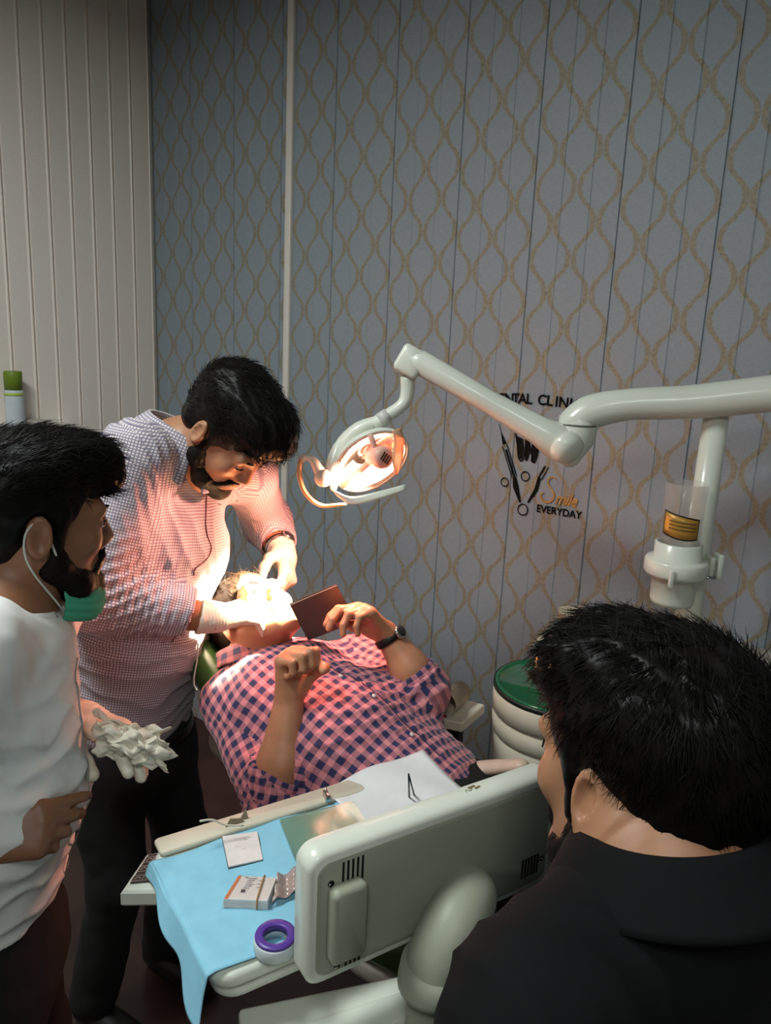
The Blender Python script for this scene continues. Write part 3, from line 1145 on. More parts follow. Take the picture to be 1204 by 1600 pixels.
obj('mount_collar', tube([ep[-1] + V(0, 0, 0.026), ep[-1] + V(0, 0, 0.0), ep[-1] - V(0, 0, 0.006)], [0.0462, 0.050, 0.050], 28), M_grey_plastic, moni)
obj('mark', on_plane(merge(flat_stroke([(0, 0), (.003, .006), (.007, .001), (.012, .004)], 0.0012), flat_stroke([(.008, .007), (.02, .008)], 0.004), flat_stroke([(.016, .002), (.026, .004)], 0.003)), mb(Mw * 0.62, H2, 0.0) + Z3 * 0.0003, M1, -MBk, Z3, 0.0003), mat('chip_brown', (120, 105, 70), 0.7), moni, smooth=False)

# supporting arm of the unit under and in front of the tray
ab = thing('unit_arm', V(0.02, 0.72, 0.0), 'pale grey support arm of the instrument tray at the bottom edge', 'support arm')
q1, q2 = atz(385, 1582, 0.86), atz(645, 1528, 0.86)
am = (q1 + q2) / 2
ad = nz(q2 - q1)
an = V(-ad[1], ad[0], 0)
obj('arm_cover', rbox(am - an * 0.075 + V(0, 0, -0.03), (np.linalg.norm(q2 - q1) / 2 + 0.01, 0.085, 0.03), (ad, an, Z3), 0.006), M_plastic, ab)
obj('arm_cover_ridge', rbox(am - an * 0.05 + ad * 0.02 + V(0, 0, 0.001), (0.075, 0.02, 0.004), (nz(ad + an * 0.12), nz(an - ad * 0.12), Z3), 0.003), M_plastic, ab)
r1 = atz(700, 1530, 0.84)
obj('arm_elbow', rbox(r1 - V(0, 0, 0.03), (0.05, 0.028, 0.03), (nz(V(0.75, 0.66, 0)), nz(V(-0.66, 0.75, 0)), Z3), 0.008), M_plastic, ab)
j1 = ep[-1] - V(0, 0, 0.02)
obj('arm_post', tube([j1, V(j1[0], j1[1], 0.80)], [0.035, 0.04], 24), M_grey_plastic, ab)
obj('arm_link', rbox(V(j1[0], j1[1], 0.79) * 0.5 + (am - an * 0.05) * 0.5 * V(1, 1, 0) + V(0, 0, 0.395), (0.09, 0.04, 0.02), (X3, Y3, Z3), 0.008), M_grey_plastic, ab)
obj('arm_column', tube([V(am[0], am[1] - .06, 0.02), V(am[0], am[1] - .06, 0.80)], 0.035, 20), M_grey_plastic, ab)
obj('arm_foot', lathe([(0.16, 0), (0.16, 0.02), (0.06, 0.05), (0.0, 0.05)], V(am[0], am[1] - .06, 0), n=28), M_grey_plastic, ab)
# rounded white cover showing between monitor and black jacket
w0, w1 = atz(800, 1462, 0.86), atz(885, 1428, 0.86)
obj('arm_end_cover', tube(smooth_path([w0, (w0 + w1) / 2 + V(0, 0, 0.005), w1], 5), [0.018, 0.028, 0.020, 0.012], 16, rounded=True), M_plastic, ab)

# blue cover sheet over the tray
M_blue = mat('blue_nonwoven', (138, 196, 220), 0.85, var=0.05, vscale=40, bump=0.25, bscale=500, bdist=0.0006)


def cloth_pt(u, v):
    a = -0.115 + 0.56 * u
    b = 0.012 + (TD - 0.045) * v
    near = (1 - v)
    z = TZ + 0.0035 + 0.0012 * math.sin(31 * u + 9 * v) + 0.001 * math.sin(17 * v + 5 * u)
    hang = 0.030 + 0.048 * near ** 1.3 + 0.006 * math.sin(14 * v)
    if a < 0:
        t = -a / 0.115
        L = hang * t
        z = TZ + 0.0035 - max(0, L - 0.012) * (0.70 + 0.25 * near) - 0.004 * min(1, t * 4)
        a = -0.005 - L * (0.40 - 0.16 * near) + 0.003 * math.sin(12 * v + 3) * t
        b -= 0.012 * near * t
    if v < 0.12 and a > 0:
        z += 0.001
    b += 0.004 * math.sin(16 * u)
    return tl(a, b, z)


tag(obj('cover_sheet', gridsurf(cloth_pt, 90, 44, 0.0012), M_blue), 'light blue disposable cover sheet spread over the instrument tray and hanging off its left edge', 'sheet')
# white paper further along the tray
M_white_paper = mat('white_paper', (222, 224, 226), 0.85, var=0.03, bump=0.15, bscale=80)


def paper_pt(u, v):
    return tl(0.30 + 0.21 * u, 0.13 + 0.16 * v + 0.012 * math.sin(2.5 * u), TZ + 0.008 + 0.012 * u * v + 0.003 * math.sin(9 * u + 4 * v))


tag(obj('paper_towel', gridsurf(paper_pt, 24, 18, 0.001), M_white_paper), 'white paper towel lying on the tray behind the monitor', 'paper')
SZ0 = TZ + 0.0052


def flatpoly(name, px, z, th, m, bev=0.0):
    P = [atz(x, y, z) for x, y in px]
    c = sum(P) / len(P)
    pts = [((p - c)[0], (p - c)[1]) for p in P]
    return prism(pts, V(c[0], c[1], z), (X3, Y3, Z3), th, bev), c


vf, c = flatpoly('card', [(346, 1308), (402, 1300), (411, 1345), (356, 1357)], SZ0, 0.0006, None)
cd = thing('card', c, 'small square white card with dark edges on the blue sheet', 'card')
obj('card_core', vf, mat('card_dark', (60, 52, 50), 0.8), cd, smooth=False)
vf2, _ = flatpoly('c', [(347, 1308.5), (401.5, 1301), (410.3, 1344.3), (357, 1356)], SZ0 + 0.0006, 0.0022, None)
face = obj('card_face', vf2, mat('card_white', (224, 214, 212), 0.8), cd, smooth=False)
obj('pencil_mark', on_plane(merge(flat_stroke([(-.012, .004), (-.004, .003)], .0006), flat_stroke([(-.002, -.006), (.004, .0), (.003, -.007)], .0005), flat_stroke([(.003, .0175), (.008, .0185)], .0012)), V(c[0], c[1], SZ0 + 0.003), nz(V(1, .25, 0)), nz(V(-.25, 1, 0)), Z3), mat('pencil', (120, 110, 108), 0.8, var=0), face, smooth=False)

# packet of medicine in a clear bag with a rubber band
pk = thing('medicine_packet', atz(400, 1395, SZ0), 'small boxed medicine in a clear plastic bag with a rubber band on the blue sheet', 'packet')
BT = SZ0 + 0.0145
BP = [atz(x, y, BT) for x, y in ((349, 1404), (372, 1368), (432, 1371), (418, 1407))]
bc0 = sum(BP) / 4
bx = obj('box', prism([((p - bc0)[0], (p - bc0)[1]) for p in BP], V(bc0[0], bc0[1], SZ0), (X3, Y3, Z3), 0.0145, 0.001), mat('box_white', (226, 218, 214), 0.6), pk, smooth=False)
OP = [BP[0] + (BP[3] - BP[0]) * 0.01, BP[1] + (BP[2] - BP[1]) * 0.01, BP[1] + (BP[2] - BP[1]) * 0.10, BP[0] + (BP[3] - BP[0]) * 0.10]
obj('orange_edge', (np.array([p + V(0, 0, 0.0003) for p in OP]), [(0, 3, 2, 1)]), mat('orange_print', (205, 120, 70), 0.6), bx, smooth=False)
pts = [atz(352, 1403, SZ0 + .0145), atz(416, 1405, SZ0 + .0145), atz(428, 1372, SZ0 + .0145), atz(374, 1369, SZ0 + .0145)]
e = nz(pts[1] - pts[0])
g = nz(np.cross(Z3, e))
lines = []
for k in range(6):
    c_ = bil(pts, 0.30, 0.90 - 0.09 * k)
    lines.append(flat_stroke([((c_ - pts[0]) @ e, (c_ - pts[0]) @ g), ((c_ - pts[0]) @ e + 0.012 - 0.002 * (k % 3), (c_ - pts[0]) @ g)], 0.0011))
for u_, v_, ww, hh in ((0.28, 0.32, .006, .006), (0.62, 0.82, .008, .0012), (0.60, 0.66, .007, .0009), (0.62, 0.5, .006, .0009), (0.2, .93, .004, .002)):
    c_ = bil(pts, u_, v_)
    a_, b_ = (c_ - pts[0]) @ e, (c_ - pts[0]) @ g
    lines.append(flat_stroke([(a_, b_), (a_ + ww, b_)], hh))
obj('print', on_plane(merge(*lines), pts[0], e, g, Z3, 0.0006), mat('print_ink', (70, 66, 70), 0.7, var=0), bx, smooth=False)
mbag = bpy.data.materials.new('clear_film')
w = N(mbag)
w.b.inputs['Base Color'].default_value = lin(235, 215, 210)
w.b.inputs['Roughness'].default_value = 0.12
setin(w.b, 'Transmission Weight', 0.85)
setin(w.b, 'IOR', 1.1)
setin(w.b, 'Alpha', 0.35)
A_, B_, C_, D_ = [p + (p - bc0) * 0.14 for p in (BP[0], BP[3], BP[2], BP[1])]


def bag_pt(u, v):
    p = bil([A_, B_, C_, D_], u, v)
    ed = min(u, 1 - u, v, 1 - v)
    return V(p[0], p[1], SZ0 + 0.001 + 0.0165 * min(1, ed * 9) + 0.0008 * math.sin(25 * u) * math.sin(19 * v))


bag = obj('bag', gridsurf(bag_pt, 30, 20), mbag, pk)
A2, B2, C2, D2 = atz(424, 1418, SZ0), atz(462, 1400, SZ0), atz(470, 1362, SZ0), atz(434, 1368, SZ0)
obj('bag_flap', gridsurf(lambda u, v: bil([A2, B2, C2, D2], u, v) + V(0, 0, 0.006 + 0.004 * math.sin(8 * u + 2 * v) + 0.003 * math.sin(17 * v + 3 * u)), 20, 16, 0.0006), mat('pinkish_film', (206, 180, 172), 0.15, var=0.2, vscale=50, trans=0.45, coat=0.6), pk)
b0_, b1_ = BP[0] + (BP[3] - BP[0]) * 0.76, BP[1] + (BP[2] - BP[1]) * 0.68
dn = nz(b0_ - b1_)
b0_, b1_ = b0_ + dn * 0.0015, b1_ - dn * 0.0015
obj('rubber_band', tube([V(b0_[0], b0_[1], SZ0 + .001), b0_ + V(0, 0, 0.0012), (b0_ + b1_) / 2 + V(0, 0, 0.0032), b1_ + V(0, 0, 0.0012), V(b1_[0], b1_[1], SZ0 + .001)], 0.0012, 8), mat('rubber_tan', (170, 130, 80), 0.6), pk)

# roll of tape with purple core ring
tc_ = atz(430, 1482, SZ0)
tape = thing('tape_roll', tc_, 'white roll of tape with a purple ring on the blue sheet', 'tape roll')
obj('tape_body', lathe([(0.017, 0), (0.0265, 0), (0.0275, 0.002), (0.0275, 0.016), (0.0265, 0.018), (0.017, 0.018)], tc_, n=36, close=True), mat('tape_white', (205, 214, 218), 0.5), tape)
obj('purple_ring', lathe([(0.0155, 0.012), (0.0155, 0.021), (0.0165, 0.022), (0.0255, 0.022), (0.0262, 0.0205), (0.0262, 0.018), (0.0168, 0.018), (0.0168, 0.012)], tc_, n=36, close=True), mat('purple_plastic', (88, 58, 150), 0.35), tape)

# glass mixing slab
vf, c = flatpoly('g', [(437, 1287), (552, 1258), (590, 1318), (462, 1350)], SZ0, 0.009, None, 0.0015)
mgs = bpy.data.materials.new('slab_glass')
w = N(mgs)
w.b.inputs['Base Color'].default_value = lin(196, 222, 200)
w.b.inputs['Roughness'].default_value = 0.08
setin(w.b, 'Transmission Weight', 0.8)
tag(obj('glass_slab', vf, mgs, smooth=False), 'thick greenish glass mixing slab on the blue sheet beside the monitor', 'glass slab')


def rod(name, a, b, r, m, label, cat, rad2=None):
    return tag(obj(name, tube([a, (a + b) / 2, b], [r, r, rad2 or r], 10), m), label, cat)


tz = thing('tweezers', atz(640, 1243, TZ + .01), 'thin steel tweezers standing upright against the white paper', 'tweezers')
a, b1, b2 = at(638, 1209, 1.105), atz(639, 1246, TZ + .009), atz(647, 1243, TZ + .009)
obj('prong', tube([b1, a], [0.0018, 0.0012], 8), M_dark_metal, tz)
obj('prong', tube([b2, a], [0.0018, 0.0012], 8), M_dark_metal, tz)
RZ = TZ + 0.0105
cl = thing('bulldog_clip', atz(512, 1248, RZ), 'small steel clip on the far rim of the tray', 'clip')
c = atz(510, 1246, RZ + .002)
obj('jaw', rbox(c + V(0, 0, 0.003), (0.011, 0.004, 0.005), (nz(V(.35, -.93, 0)), nz(V(.93, .35, 0)), Z3), 0.001), M_steel, cl)
obj('lever', tube([c + V(-.004, 0, .006), c + V(-0.001, 0.006, .016)], 0.0012, 8), M_steel, cl)
hr = thing('instrument_rest', atz(365, 1290, RZ), 'folded metal rest with a thin probe at the far left tray corner', 'instrument rest')
c = atz(367, 1292, TZ + .004)
M_tan = mat('tan_metal', (150, 138, 118), 0.45, 0.4)
obj('folded_plate', merge(prism([(-.02, 0), (.018, 0), (.012, .012), (-.008, .018)], c, (T1, Z3, -T2), 0.002), prism([(0, 0), (.02, 0), (.014, .022), (.006, .010)], c + T1 * 0.006 + T2 * 0.006, (T1, Z3, -T2), 0.002)), M_tan, hr, smooth=False)
obj('probe', tube(smooth_path([at(312, 1283, 1.02), at(332, 1281, 1.03), at(352, 1289, 1.035), at(380, 1290, 1.045)], 5), 0.0016, 8), M_cream, hr)

# spray bottle on a shelf by the white wall
bp = at(8, 650, 2.35)
shelf = thing('wall_shelf', bp - V(0, 0, 0.03), 'narrow pale shelf on the white boarded wall', 'shelf')
d0 = K0 - NW * 0.35
bz = at(10, 690, 2.6)
# distance of the side wall along this ray
rr = ray(12, 660)
tt = ((K0 - V(0, 0, 0)) @ EW) / (rr @ EW)
hit = CC + rr * tt
bc_ = hit + EW * 0.06
ORG[shelf.name] = V(bc_[0], bc_[1], bc_[2] - 0.03)
shelf.location = Vector(ORG[shelf.name])
BZ = bc_[2] - 0.012
obj('shelf_board', rbox(V(bc_[0], bc_[1], BZ - 0.012) - NW * -0.02 - EW * 0.0, (0.0595, 0.22, 0.01), (EW, NW, Z3), 0.002), M_trim, shelf, smooth=False)
obj('shelf_bracket', rbox(V(bc_[0], bc_[1], BZ - 0.047) + NW * 0.1 - EW * 0.0, (0.055, 0.006, 0.025), (EW, NW, Z3), 0.002), M_trim, shelf, smooth=False)
bt = thing('spray_bottle', V(bc_[0], bc_[1], BZ), 'white bottle with a green cap at the left edge by the white boards', 'bottle')
s_ = 1.0
tz_t = at(12, 578, 2.6)
hgt = 0.0
# height so that the cap reaches the right level
rt = ray(12, 580)
tt2 = (bc_ @ EW) / (rt @ EW)
top = (CC + rt * tt2)[2]
BH = top - BZ
r_ = 0.033
bl_ = V(bc_[0], bc_[1], BZ)
body = obj('bottle_body', lathe([(0, 0), (r_ * .95, 0), (r_, .004), (r_, BH * 0.60), (r_ * .96, BH * 0.66), (r_ * .9, BH * .68), (0, BH * .68)], bl_, n=28), mat('bottle_white', (205, 212, 220), 0.35), bt)
obj('green_band', lathe([(r_ * .97, BH * .64), (r_ * 1.005, BH * .60), (r_ * 1.01, BH * .57), (r_ * 0.98, BH * .57)], bl_, n=28, close=True), mat('lime_print', (175, 196, 90), 0.4), body)
obj('cap', lathe([(r_ * .93, BH * .67), (r_ * .95, BH * .98), (r_ * .88, BH), (0, BH)], bl_, n=28), mat('green_cap', (112, 136, 38), 0.4), bt)
obj('pale_pack', rbox(V(bc_[0], bc_[1], BZ + 0.012) + NW * 0.075, (0.045, 0.036, 0.012), (nz(EW + NW * .3), nz(NW - EW * .3), Z3), 0.002), mat('pale_card', (190, 180, 170), 0.7), None, smooth=False)
pb_ = bpy.data.objects['pale_pack']
tag(pb_, 'flat pale carton lying on the shelf beside the green-capped bottle', 'carton')

# white cabinet at the right edge
wc = thing('side_cabinet', V(0.95, 1.15, 0), 'white cabinet corner at the right edge behind the black jacket', 'cabinet')
wq = at(1186, 1262, 1.36)
ORG[wc.name] = V(wq[0] + 0.2, wq[1], 0)
wc.location = Vector(ORG[wc.name])
ctr = V(wq[0] + 0.15, wq[1] + 0.0, 0)
obj('carcass', rbox(ctr + V(0, 0, (wq[2] - .025) / 2 + 0.0), (0.105, 0.14, (wq[2] - .025) / 2), (EW, NW, Z3), 0.006), M_grey_plastic, wc, smooth=False)
obj('cabinet_top', rbox(ctr + V(0, 0, wq[2] - 0.0125), (0.115, 0.15, 0.0125), (EW, NW, Z3), 0.004), M_plastic, wc, smooth=False)
obj('door', rbox(ctr + V(0, 0, wq[2] * 0.47) - EW * 0.108, (0.006, 0.12, wq[2] * 0.42), (EW, NW, Z3), 0.002), M_plastic, wc, smooth=False)

# ------------------------------------------------------------------ implicit-surface modelling (bodies, clothes)
def _hash(ix, iy, iz, seed):
    h = (ix * 73856093) ^ (iy * 19349663) ^ (iz * 83492791) ^ (seed * 2654435761)
    h = (h ^ (h >> 13)) * 1274126177
    h = h ^ (h >> 16)
    return (h & 0xffff) / 65535.0


def vn(P, f, seed=0):
    """value noise in 0..1 at points P (n,3)"""
    q = P * f
    i = np.floor(q).astype(np.int64)
    t = q - i
    t = t * t * (3 - 2 * t)
    out = np.zeros(len(P))
    for a in (0, 1):
        for b in (0, 1):
            for c in (0, 1):
                wgt = (t[:, 0] if a else 1 - t[:, 0]) * (t[:, 1] if b else 1 - t[:, 1]) * (t[:, 2] if c else 1 - t[:, 2])
                out += wgt * _hash(i[:, 0] + a, i[:, 1] + b, i[:, 2] + c, seed)
    return out


class SDF:
    def __init__(s, h):
        s.h = h
        s.P = []

    def _add(s, lo, hi, fn, k, op):
        s.P.append((np.asarray(lo, float), np.asarray(hi, float), fn, k, op))

    def cone(s, a, b, ra, rb, k=0.012, op='u'):
        a, b = np.asarray(a, float), np.asarray(b, float)
        ba = b - a
        L2 = max(ba @ ba, 1e-12)
        r = max(ra, rb)

        def fn(X, Y, Z):
            x, y, z = X - a[0], Y - a[1], Z - a[2]
            t = np.clip((x * ba[0] + y * ba[1] + z * ba[2]) / L2, 0, 1)
            return np.sqrt((x - t * ba[0]) ** 2 + (y - t * ba[1]) ** 2 + (z - t * ba[2]) ** 2) - (ra + (rb - ra) * t)
        s._add(np.minimum(a, b) - r, np.maximum(a, b) + r, fn, k, op)
        return s

    def chain(s, pts, rad, k=0.012):
        for i in range(len(pts) - 1):
            s.cone(pts[i], pts[i + 1], rad[i], rad[i + 1], k)
        return s

    def econe(s, a, b, side, ra, rb, k=0.03, op='u'):
        """tapered limb with elliptic section: ra=(along side, along front)"""
        a, b = np.asarray(a, float), np.asarray(b, float)
        ba = b - a
        L2 = ba @ ba
        ax = ba / math.sqrt(L2)
        sd = np.asarray(side, float)
        sd = nz(sd - ax * (sd @ ax))
        fr = np.cross(ax, sd)
        r = max(*ra, *rb)
        rm = min(*ra, *rb)

        def fn(X, Y, Z):
            x, y, z = X - a[0], Y - a[1], Z - a[2]
            t0 = (x * ba[0] + y * ba[1] + z * ba[2]) / L2
            t = np.clip(t0, 0, 1)
            x, y, z = x - t * ba[0], y - t * ba[1], z - t * ba[2]
            r1 = ra[0] + (rb[0] - ra[0]) * t
            r2 = ra[1] + (rb[1] - ra[1]) * t
            p = x * sd[0] + y * sd[1] + z * sd[2]
            q = x * fr[0] + y * fr[1] + z * fr[2]
            w_ = (x * ax[0] + y * ax[1] + z * ax[2]) / rm
            k0 = np.sqrt((p / r1) ** 2 + (q / r2) ** 2 + w_ ** 2)
            k1 = np.sqrt((p / r1 ** 2) ** 2 + (q / r2 ** 2) ** 2 + (w_ / rm) ** 2)
            return k0 * (k0 - 1) / np.maximum(k1, 1e-6)
        s._add(np.minimum(a, b) - r, np.maximum(a, b) + r, fn, k, op)
        return s

    def ell(s, c, axes, rad, k=0.012, op='u'):
        c = np.asarray(c, float)
        A = np.array(axes, float)
        ext_ = np.sqrt(((A * np.array(rad)[:, None]) ** 2).sum(0))

        def fn(X, Y, Z):
            x, y, z = X - c[0], Y - c[1], Z - c[2]
            p = [(x * A[i, 0] + y * A[i, 1] + z * A[i, 2]) / rad[i] for i in range(3)]
            k0 = np.sqrt(p[0] ** 2 + p[1] ** 2 + p[2] ** 2)
            k1 = np.sqrt((p[0] / rad[0]) ** 2 + (p[1] / rad[1]) ** 2 + (p[2] / rad[2]) ** 2)
            return k0 * (k0 - 1) / np.maximum(k1, 1e-6)
        s._add(c - ext_, c + ext_, fn, k, op)
        return s

    def box(s, c, axes, half, rnd=0.01, k=0.012, op='u'):
        c = np.asarray(c, float)
        A = np.array(axes, float)
        hf = np.array(half, float) - rnd
        ext_ = (np.abs(A) * np.array(half)[:, None]).sum(0)

        def fn(X, Y, Z):
            x, y, z = X - c[0], Y - c[1], Z - c[2]
            d = [np.abs(x * A[i, 0] + y * A[i, 1] + z * A[i, 2]) - hf[i] for i in range(3)]
            o = np.sqrt(np.maximum(d[0], 0) ** 2 + np.maximum(d[1], 0) ** 2 + np.maximum(d[2], 0) ** 2)
            return o + np.minimum(np.maximum(np.maximum(d[0], d[1]), d[2]), 0) - rnd
        s._add(c - ext_, c + ext_, fn, k, op)
        return s

    def cut(s, o, n, R):
        """flat cut: removes what lies beyond the plane within R of o"""
        o, n = np.asarray(o, float), nz(n)

        def fn(X, Y, Z):
            x, y, z = X - o[0], Y - o[1], Z - o[2]
            d = x * n[0] + y * n[1] + z * n[2]
            return np.where(x * x + y * y + z * z < R * R, d, -1.0)
        s._add(o - R, o + R, fn, 0.0, 'c')
        return s

    def mesh(s, smooth=1):
        h = s.h
        U = [p for p in s.P if p[4] == 'u']
        lo = np.min([p[0] - p[3] * 0.5 for p in U], 0) - 3 * h
        hi = np.max([p[1] + p[3] * 0.5 for p in U], 0) + 3 * h
        n = np.ceil((hi - lo) / h).astype(int) + 1
        G = np.full(n, 1.0, np.float32)
        ax = [(lo[i] + h * np.arange(n[i])).astype(np.float32) for i in range(3)]
        for plo, phi, fn, k, op in s.P:
            m = k + 3 * h
            i0 = np.maximum(np.floor((plo - m - lo) / h).astype(int), 0)
            i1 = np.minimum(np.ceil((phi + m - lo) / h).astype(int) + 1, n)
            if np.any(i1 <= i0):
                continue
            sl = tuple(slice(a, b) for a, b in zip(i0, i1))
            X, Y, Z = ax[0][sl[0]][:, None, None], ax[1][sl[1]][None, :, None], ax[2][sl[2]][None, None, :]
            d = fn(X, Y, Z).astype(np.float32)
            g = G[sl]
            if op == 'u':
                if k > 0:
                    q = np.maximum(k - np.abs(g - d), 0) / k
                    G[sl] = np.minimum(g, d) - q * q * k * 0.25
                else:
                    G[sl] = np.minimum(g, d)
            elif op == 's':
                d = -d
                if k > 0:
                    q = np.maximum(k - np.abs(g - d), 0) / k
                    G[sl] = np.maximum(g, d) + q * q * k * 0.25
                else:
                    G[sl] = np.maximum(g, d)
            else:
                G[sl] = np.maximum(g, d)
        return s._nets(G, lo, smooth)

    def _nets(s, G, lo, smooth):
        h = s.h
        S = (G < 0)
        nx, ny, nz_ = G.shape
        c = np.zeros((nx - 1, ny - 1, nz_ - 1), np.int8)
        sl = lambda a, m: slice(a, m - 1 + a)
        for a in (0, 1):
            for b in (0, 1):
                for d in (0, 1):
                    c += S[sl(a, nx), sl(b, ny), sl(d, nz_)]
        act = (c > 0) & (c < 8)
        I = np.argwhere(act)
        idx = np.full(c.shape, -1, np.int32)
        idx[act] = np.arange(len(I), dtype=np.int32)
        corner = np.array([(a, b, d) for a in (0, 1) for b in (0, 1) for d in (0, 1)])
        vals = np.stack([G[I[:, 0] + a, I[:, 1] + b, I[:, 2] + d] for a, b, d in corner], 1)
        acc = np.zeros((len(I), 3))
        cnt = np.zeros(len(I))
        for e0 in range(8):
            for e1 in range(e0 + 1, 8):
                if np.abs(corner[e0] - corner[e1]).sum() != 1:
                    continue
                v0, v1 = vals[:, e0], vals[:, e1]
                m = (v0 < 0) != (v1 < 0)
                t = np.where(m, v0 / np.where(m, v0 - v1, 1), 0)
                p = corner[e0] + (corner[e1] - corner[e0]) * t[:, None]
                acc += p * m[:, None]
                cnt += m
        Vv = (I + acc / cnt[:, None]) * h + lo
        quads = []
        for axn in range(3):
            o1, o2 = [(1, 2), (2, 0), (0, 1)][axn]
            a = [slice(None)] * 3
            b = [slice(None)] * 3
            a[axn], b[axn] = slice(0, -1), slice(1, None)
            s0, s1 = S[tuple(a)], S[tuple(b)]
            E_ = np.argwhere(s0 != s1)
            ok = (E_[:, o1] > 0) & (E_[:, o2] > 0) & (E_[:, o1] < G.shape[o1] - 1) & (E_[:, o2] < G.shape[o2] - 1)
            E_ = E_[ok]
            u1 = np.zeros(3, int)
            u1[o1] = 1
            u2 = np.zeros(3, int)
            u2[o2] = 1
            g = lambda q: idx[q[:, 0], q[:, 1], q[:, 2]]
            q = np.stack([g(E_ - u1 - u2), g(E_ - u2), g(E_), g(E_ - u1)], 1)
            fl = s0[E_[:, 0], E_[:, 1], E_[:, 2]]
            q[~fl] = q[~fl][:, ::-1]
            quads.append(q)
        Q = np.concatenate(quads)
        for _ in range(smooth):
            acc = np.zeros_like(Vv)
            cnt = np.zeros(len(Vv))
            for k in range(4):
                i, j = Q[:, k], Q[:, (k + 1) % 4]
                for d in range(3):
                    acc[:, d] += np.bincount(i, Vv[j, d], len(Vv)) + np.bincount(j, Vv[i, d], len(Vv))
                cnt += np.bincount(i, minlength=len(Vv)) + np.bincount(j, minlength=len(Vv))
            Vv = Vv * 0.5 + 0.5 * acc / np.maximum(cnt, 1)[:, None]
        return Vv, Q


def vnormals(Vv, Q):
    n = np.cross(Vv[Q[:, 2]] - Vv[Q[:, 0]], Vv[Q[:, 3]] - Vv[Q[:, 1]])
    out = np.zeros_like(Vv)
    for k in range(4):
        for d in range(3):
            out[:, d] += np.bincount(Q[:, k], n[:, d], len(Vv))
    return out / (np.linalg.norm(out, axis=1)[:, None] + 1e-12)


def wrinkle(Vv, Q, amp=0.004, f=14, folds=(), seed=1):
    """cloth relief: soft lumps, plus fold groups (centre, radius, wave direction, waves per metre, depth)"""
    nn = vnormals(Vv, Q)
    d = amp * (vn(Vv, f, seed) - 0.5) * 2 + amp * 0.5 * (vn(Vv, f * 2.7, seed + 1) - 0.5) * 2
    wv = vn(Vv, 9, seed + 2) * 5 + vn(Vv, 22, seed + 3) * 2
    for c, R, dr, fr, a in folds:
        r = np.linalg.norm(Vv - np.asarray(c), axis=1)
        s_ = np.sin((Vv @ nz(dr)) * fr * 2 * math.pi + wv)
        s_ = 1 - np.abs(s_) ** 0.8 * 1.6
        d += a * np.exp(-(r / R) ** 2) * s_
    return Vv + nn * d[:, None], Q


def add_uv(o, vf, bones):
    """bones: (a, b, front, radius, u0) -> uv in metres, wrapped round each bone"""
    Vv, Q = vf
    fc = Vv[Q].mean(1)
    best = np.full(len(Q), 1e9)
    bi = np.zeros(len(Q), int)
    for i, (a, b, fr, r, u0) in enumerate(bones):
        a, b = np.asarray(a, float), np.asarray(b, float)
        ba = b - a
        t = np.clip(((fc - a) @ ba) / (ba @ ba), 0, 1)
        d = np.linalg.norm(fc - a - t[:, None] * ba, axis=1) / abs(r)
        m = d < best
        best[m] = d[m]
        bi[m] = i
    uv = np.zeros((len(Q), 4, 2))
    for i, (a, b, fr, r, u0) in enumerate(bones):
        m = bi == i
        if not m.any():
            continue
        a, b = np.asarray(a, float), np.asarray(b, float)
        ax = nz(b - a)
        fr = np.asarray(fr, float)
        fr = nz(fr - ax * (fr @ ax))
        sd = np.cross(ax, fr)
        P = Vv[Q[m]] - a
        if r < 0:
            uv[m, :, 0] = P @ sd + u0
            uv[m, :, 1] = P @ ax + u0 * 0.7
            continue
        ang = np.arctan2(P @ sd, P @ fr)
        ref = ang[:, :1]
        ang = ref + (ang - ref + math.pi) % (2 * math.pi) - math.pi
        uv[m, :, 0] = ang * r + u0
        uv[m, :, 1] = P @ ax + u0 * 0.7
    lay = o.data.uv_layers.new(name='UVMap')
    lay.data.foreach_set('uv', uv.reshape(-1).astype(np.float32))


class Frame:
    def __init__(s, c, F_, U_, k=1.0):
        s.c = np.asarray(c, float)
        s.F = nz(F_)
        u = np.asarray(U_, float)
        s.U = nz(u - s.F * (u @ s.F))
        s.R = np.cross(s.F, s.U)
        s.k = k
        s.axes = (s.R, s.F, s.U)

    def p(s, r, f, u):
        return s.c + (s.R * r + s.F * f + s.U * u) * s.k

    def inv(s, P):
        d = (P - s.c) / s.k
        return np.stack([d @ s.R, d @ s.F, d @ s.U], 1)


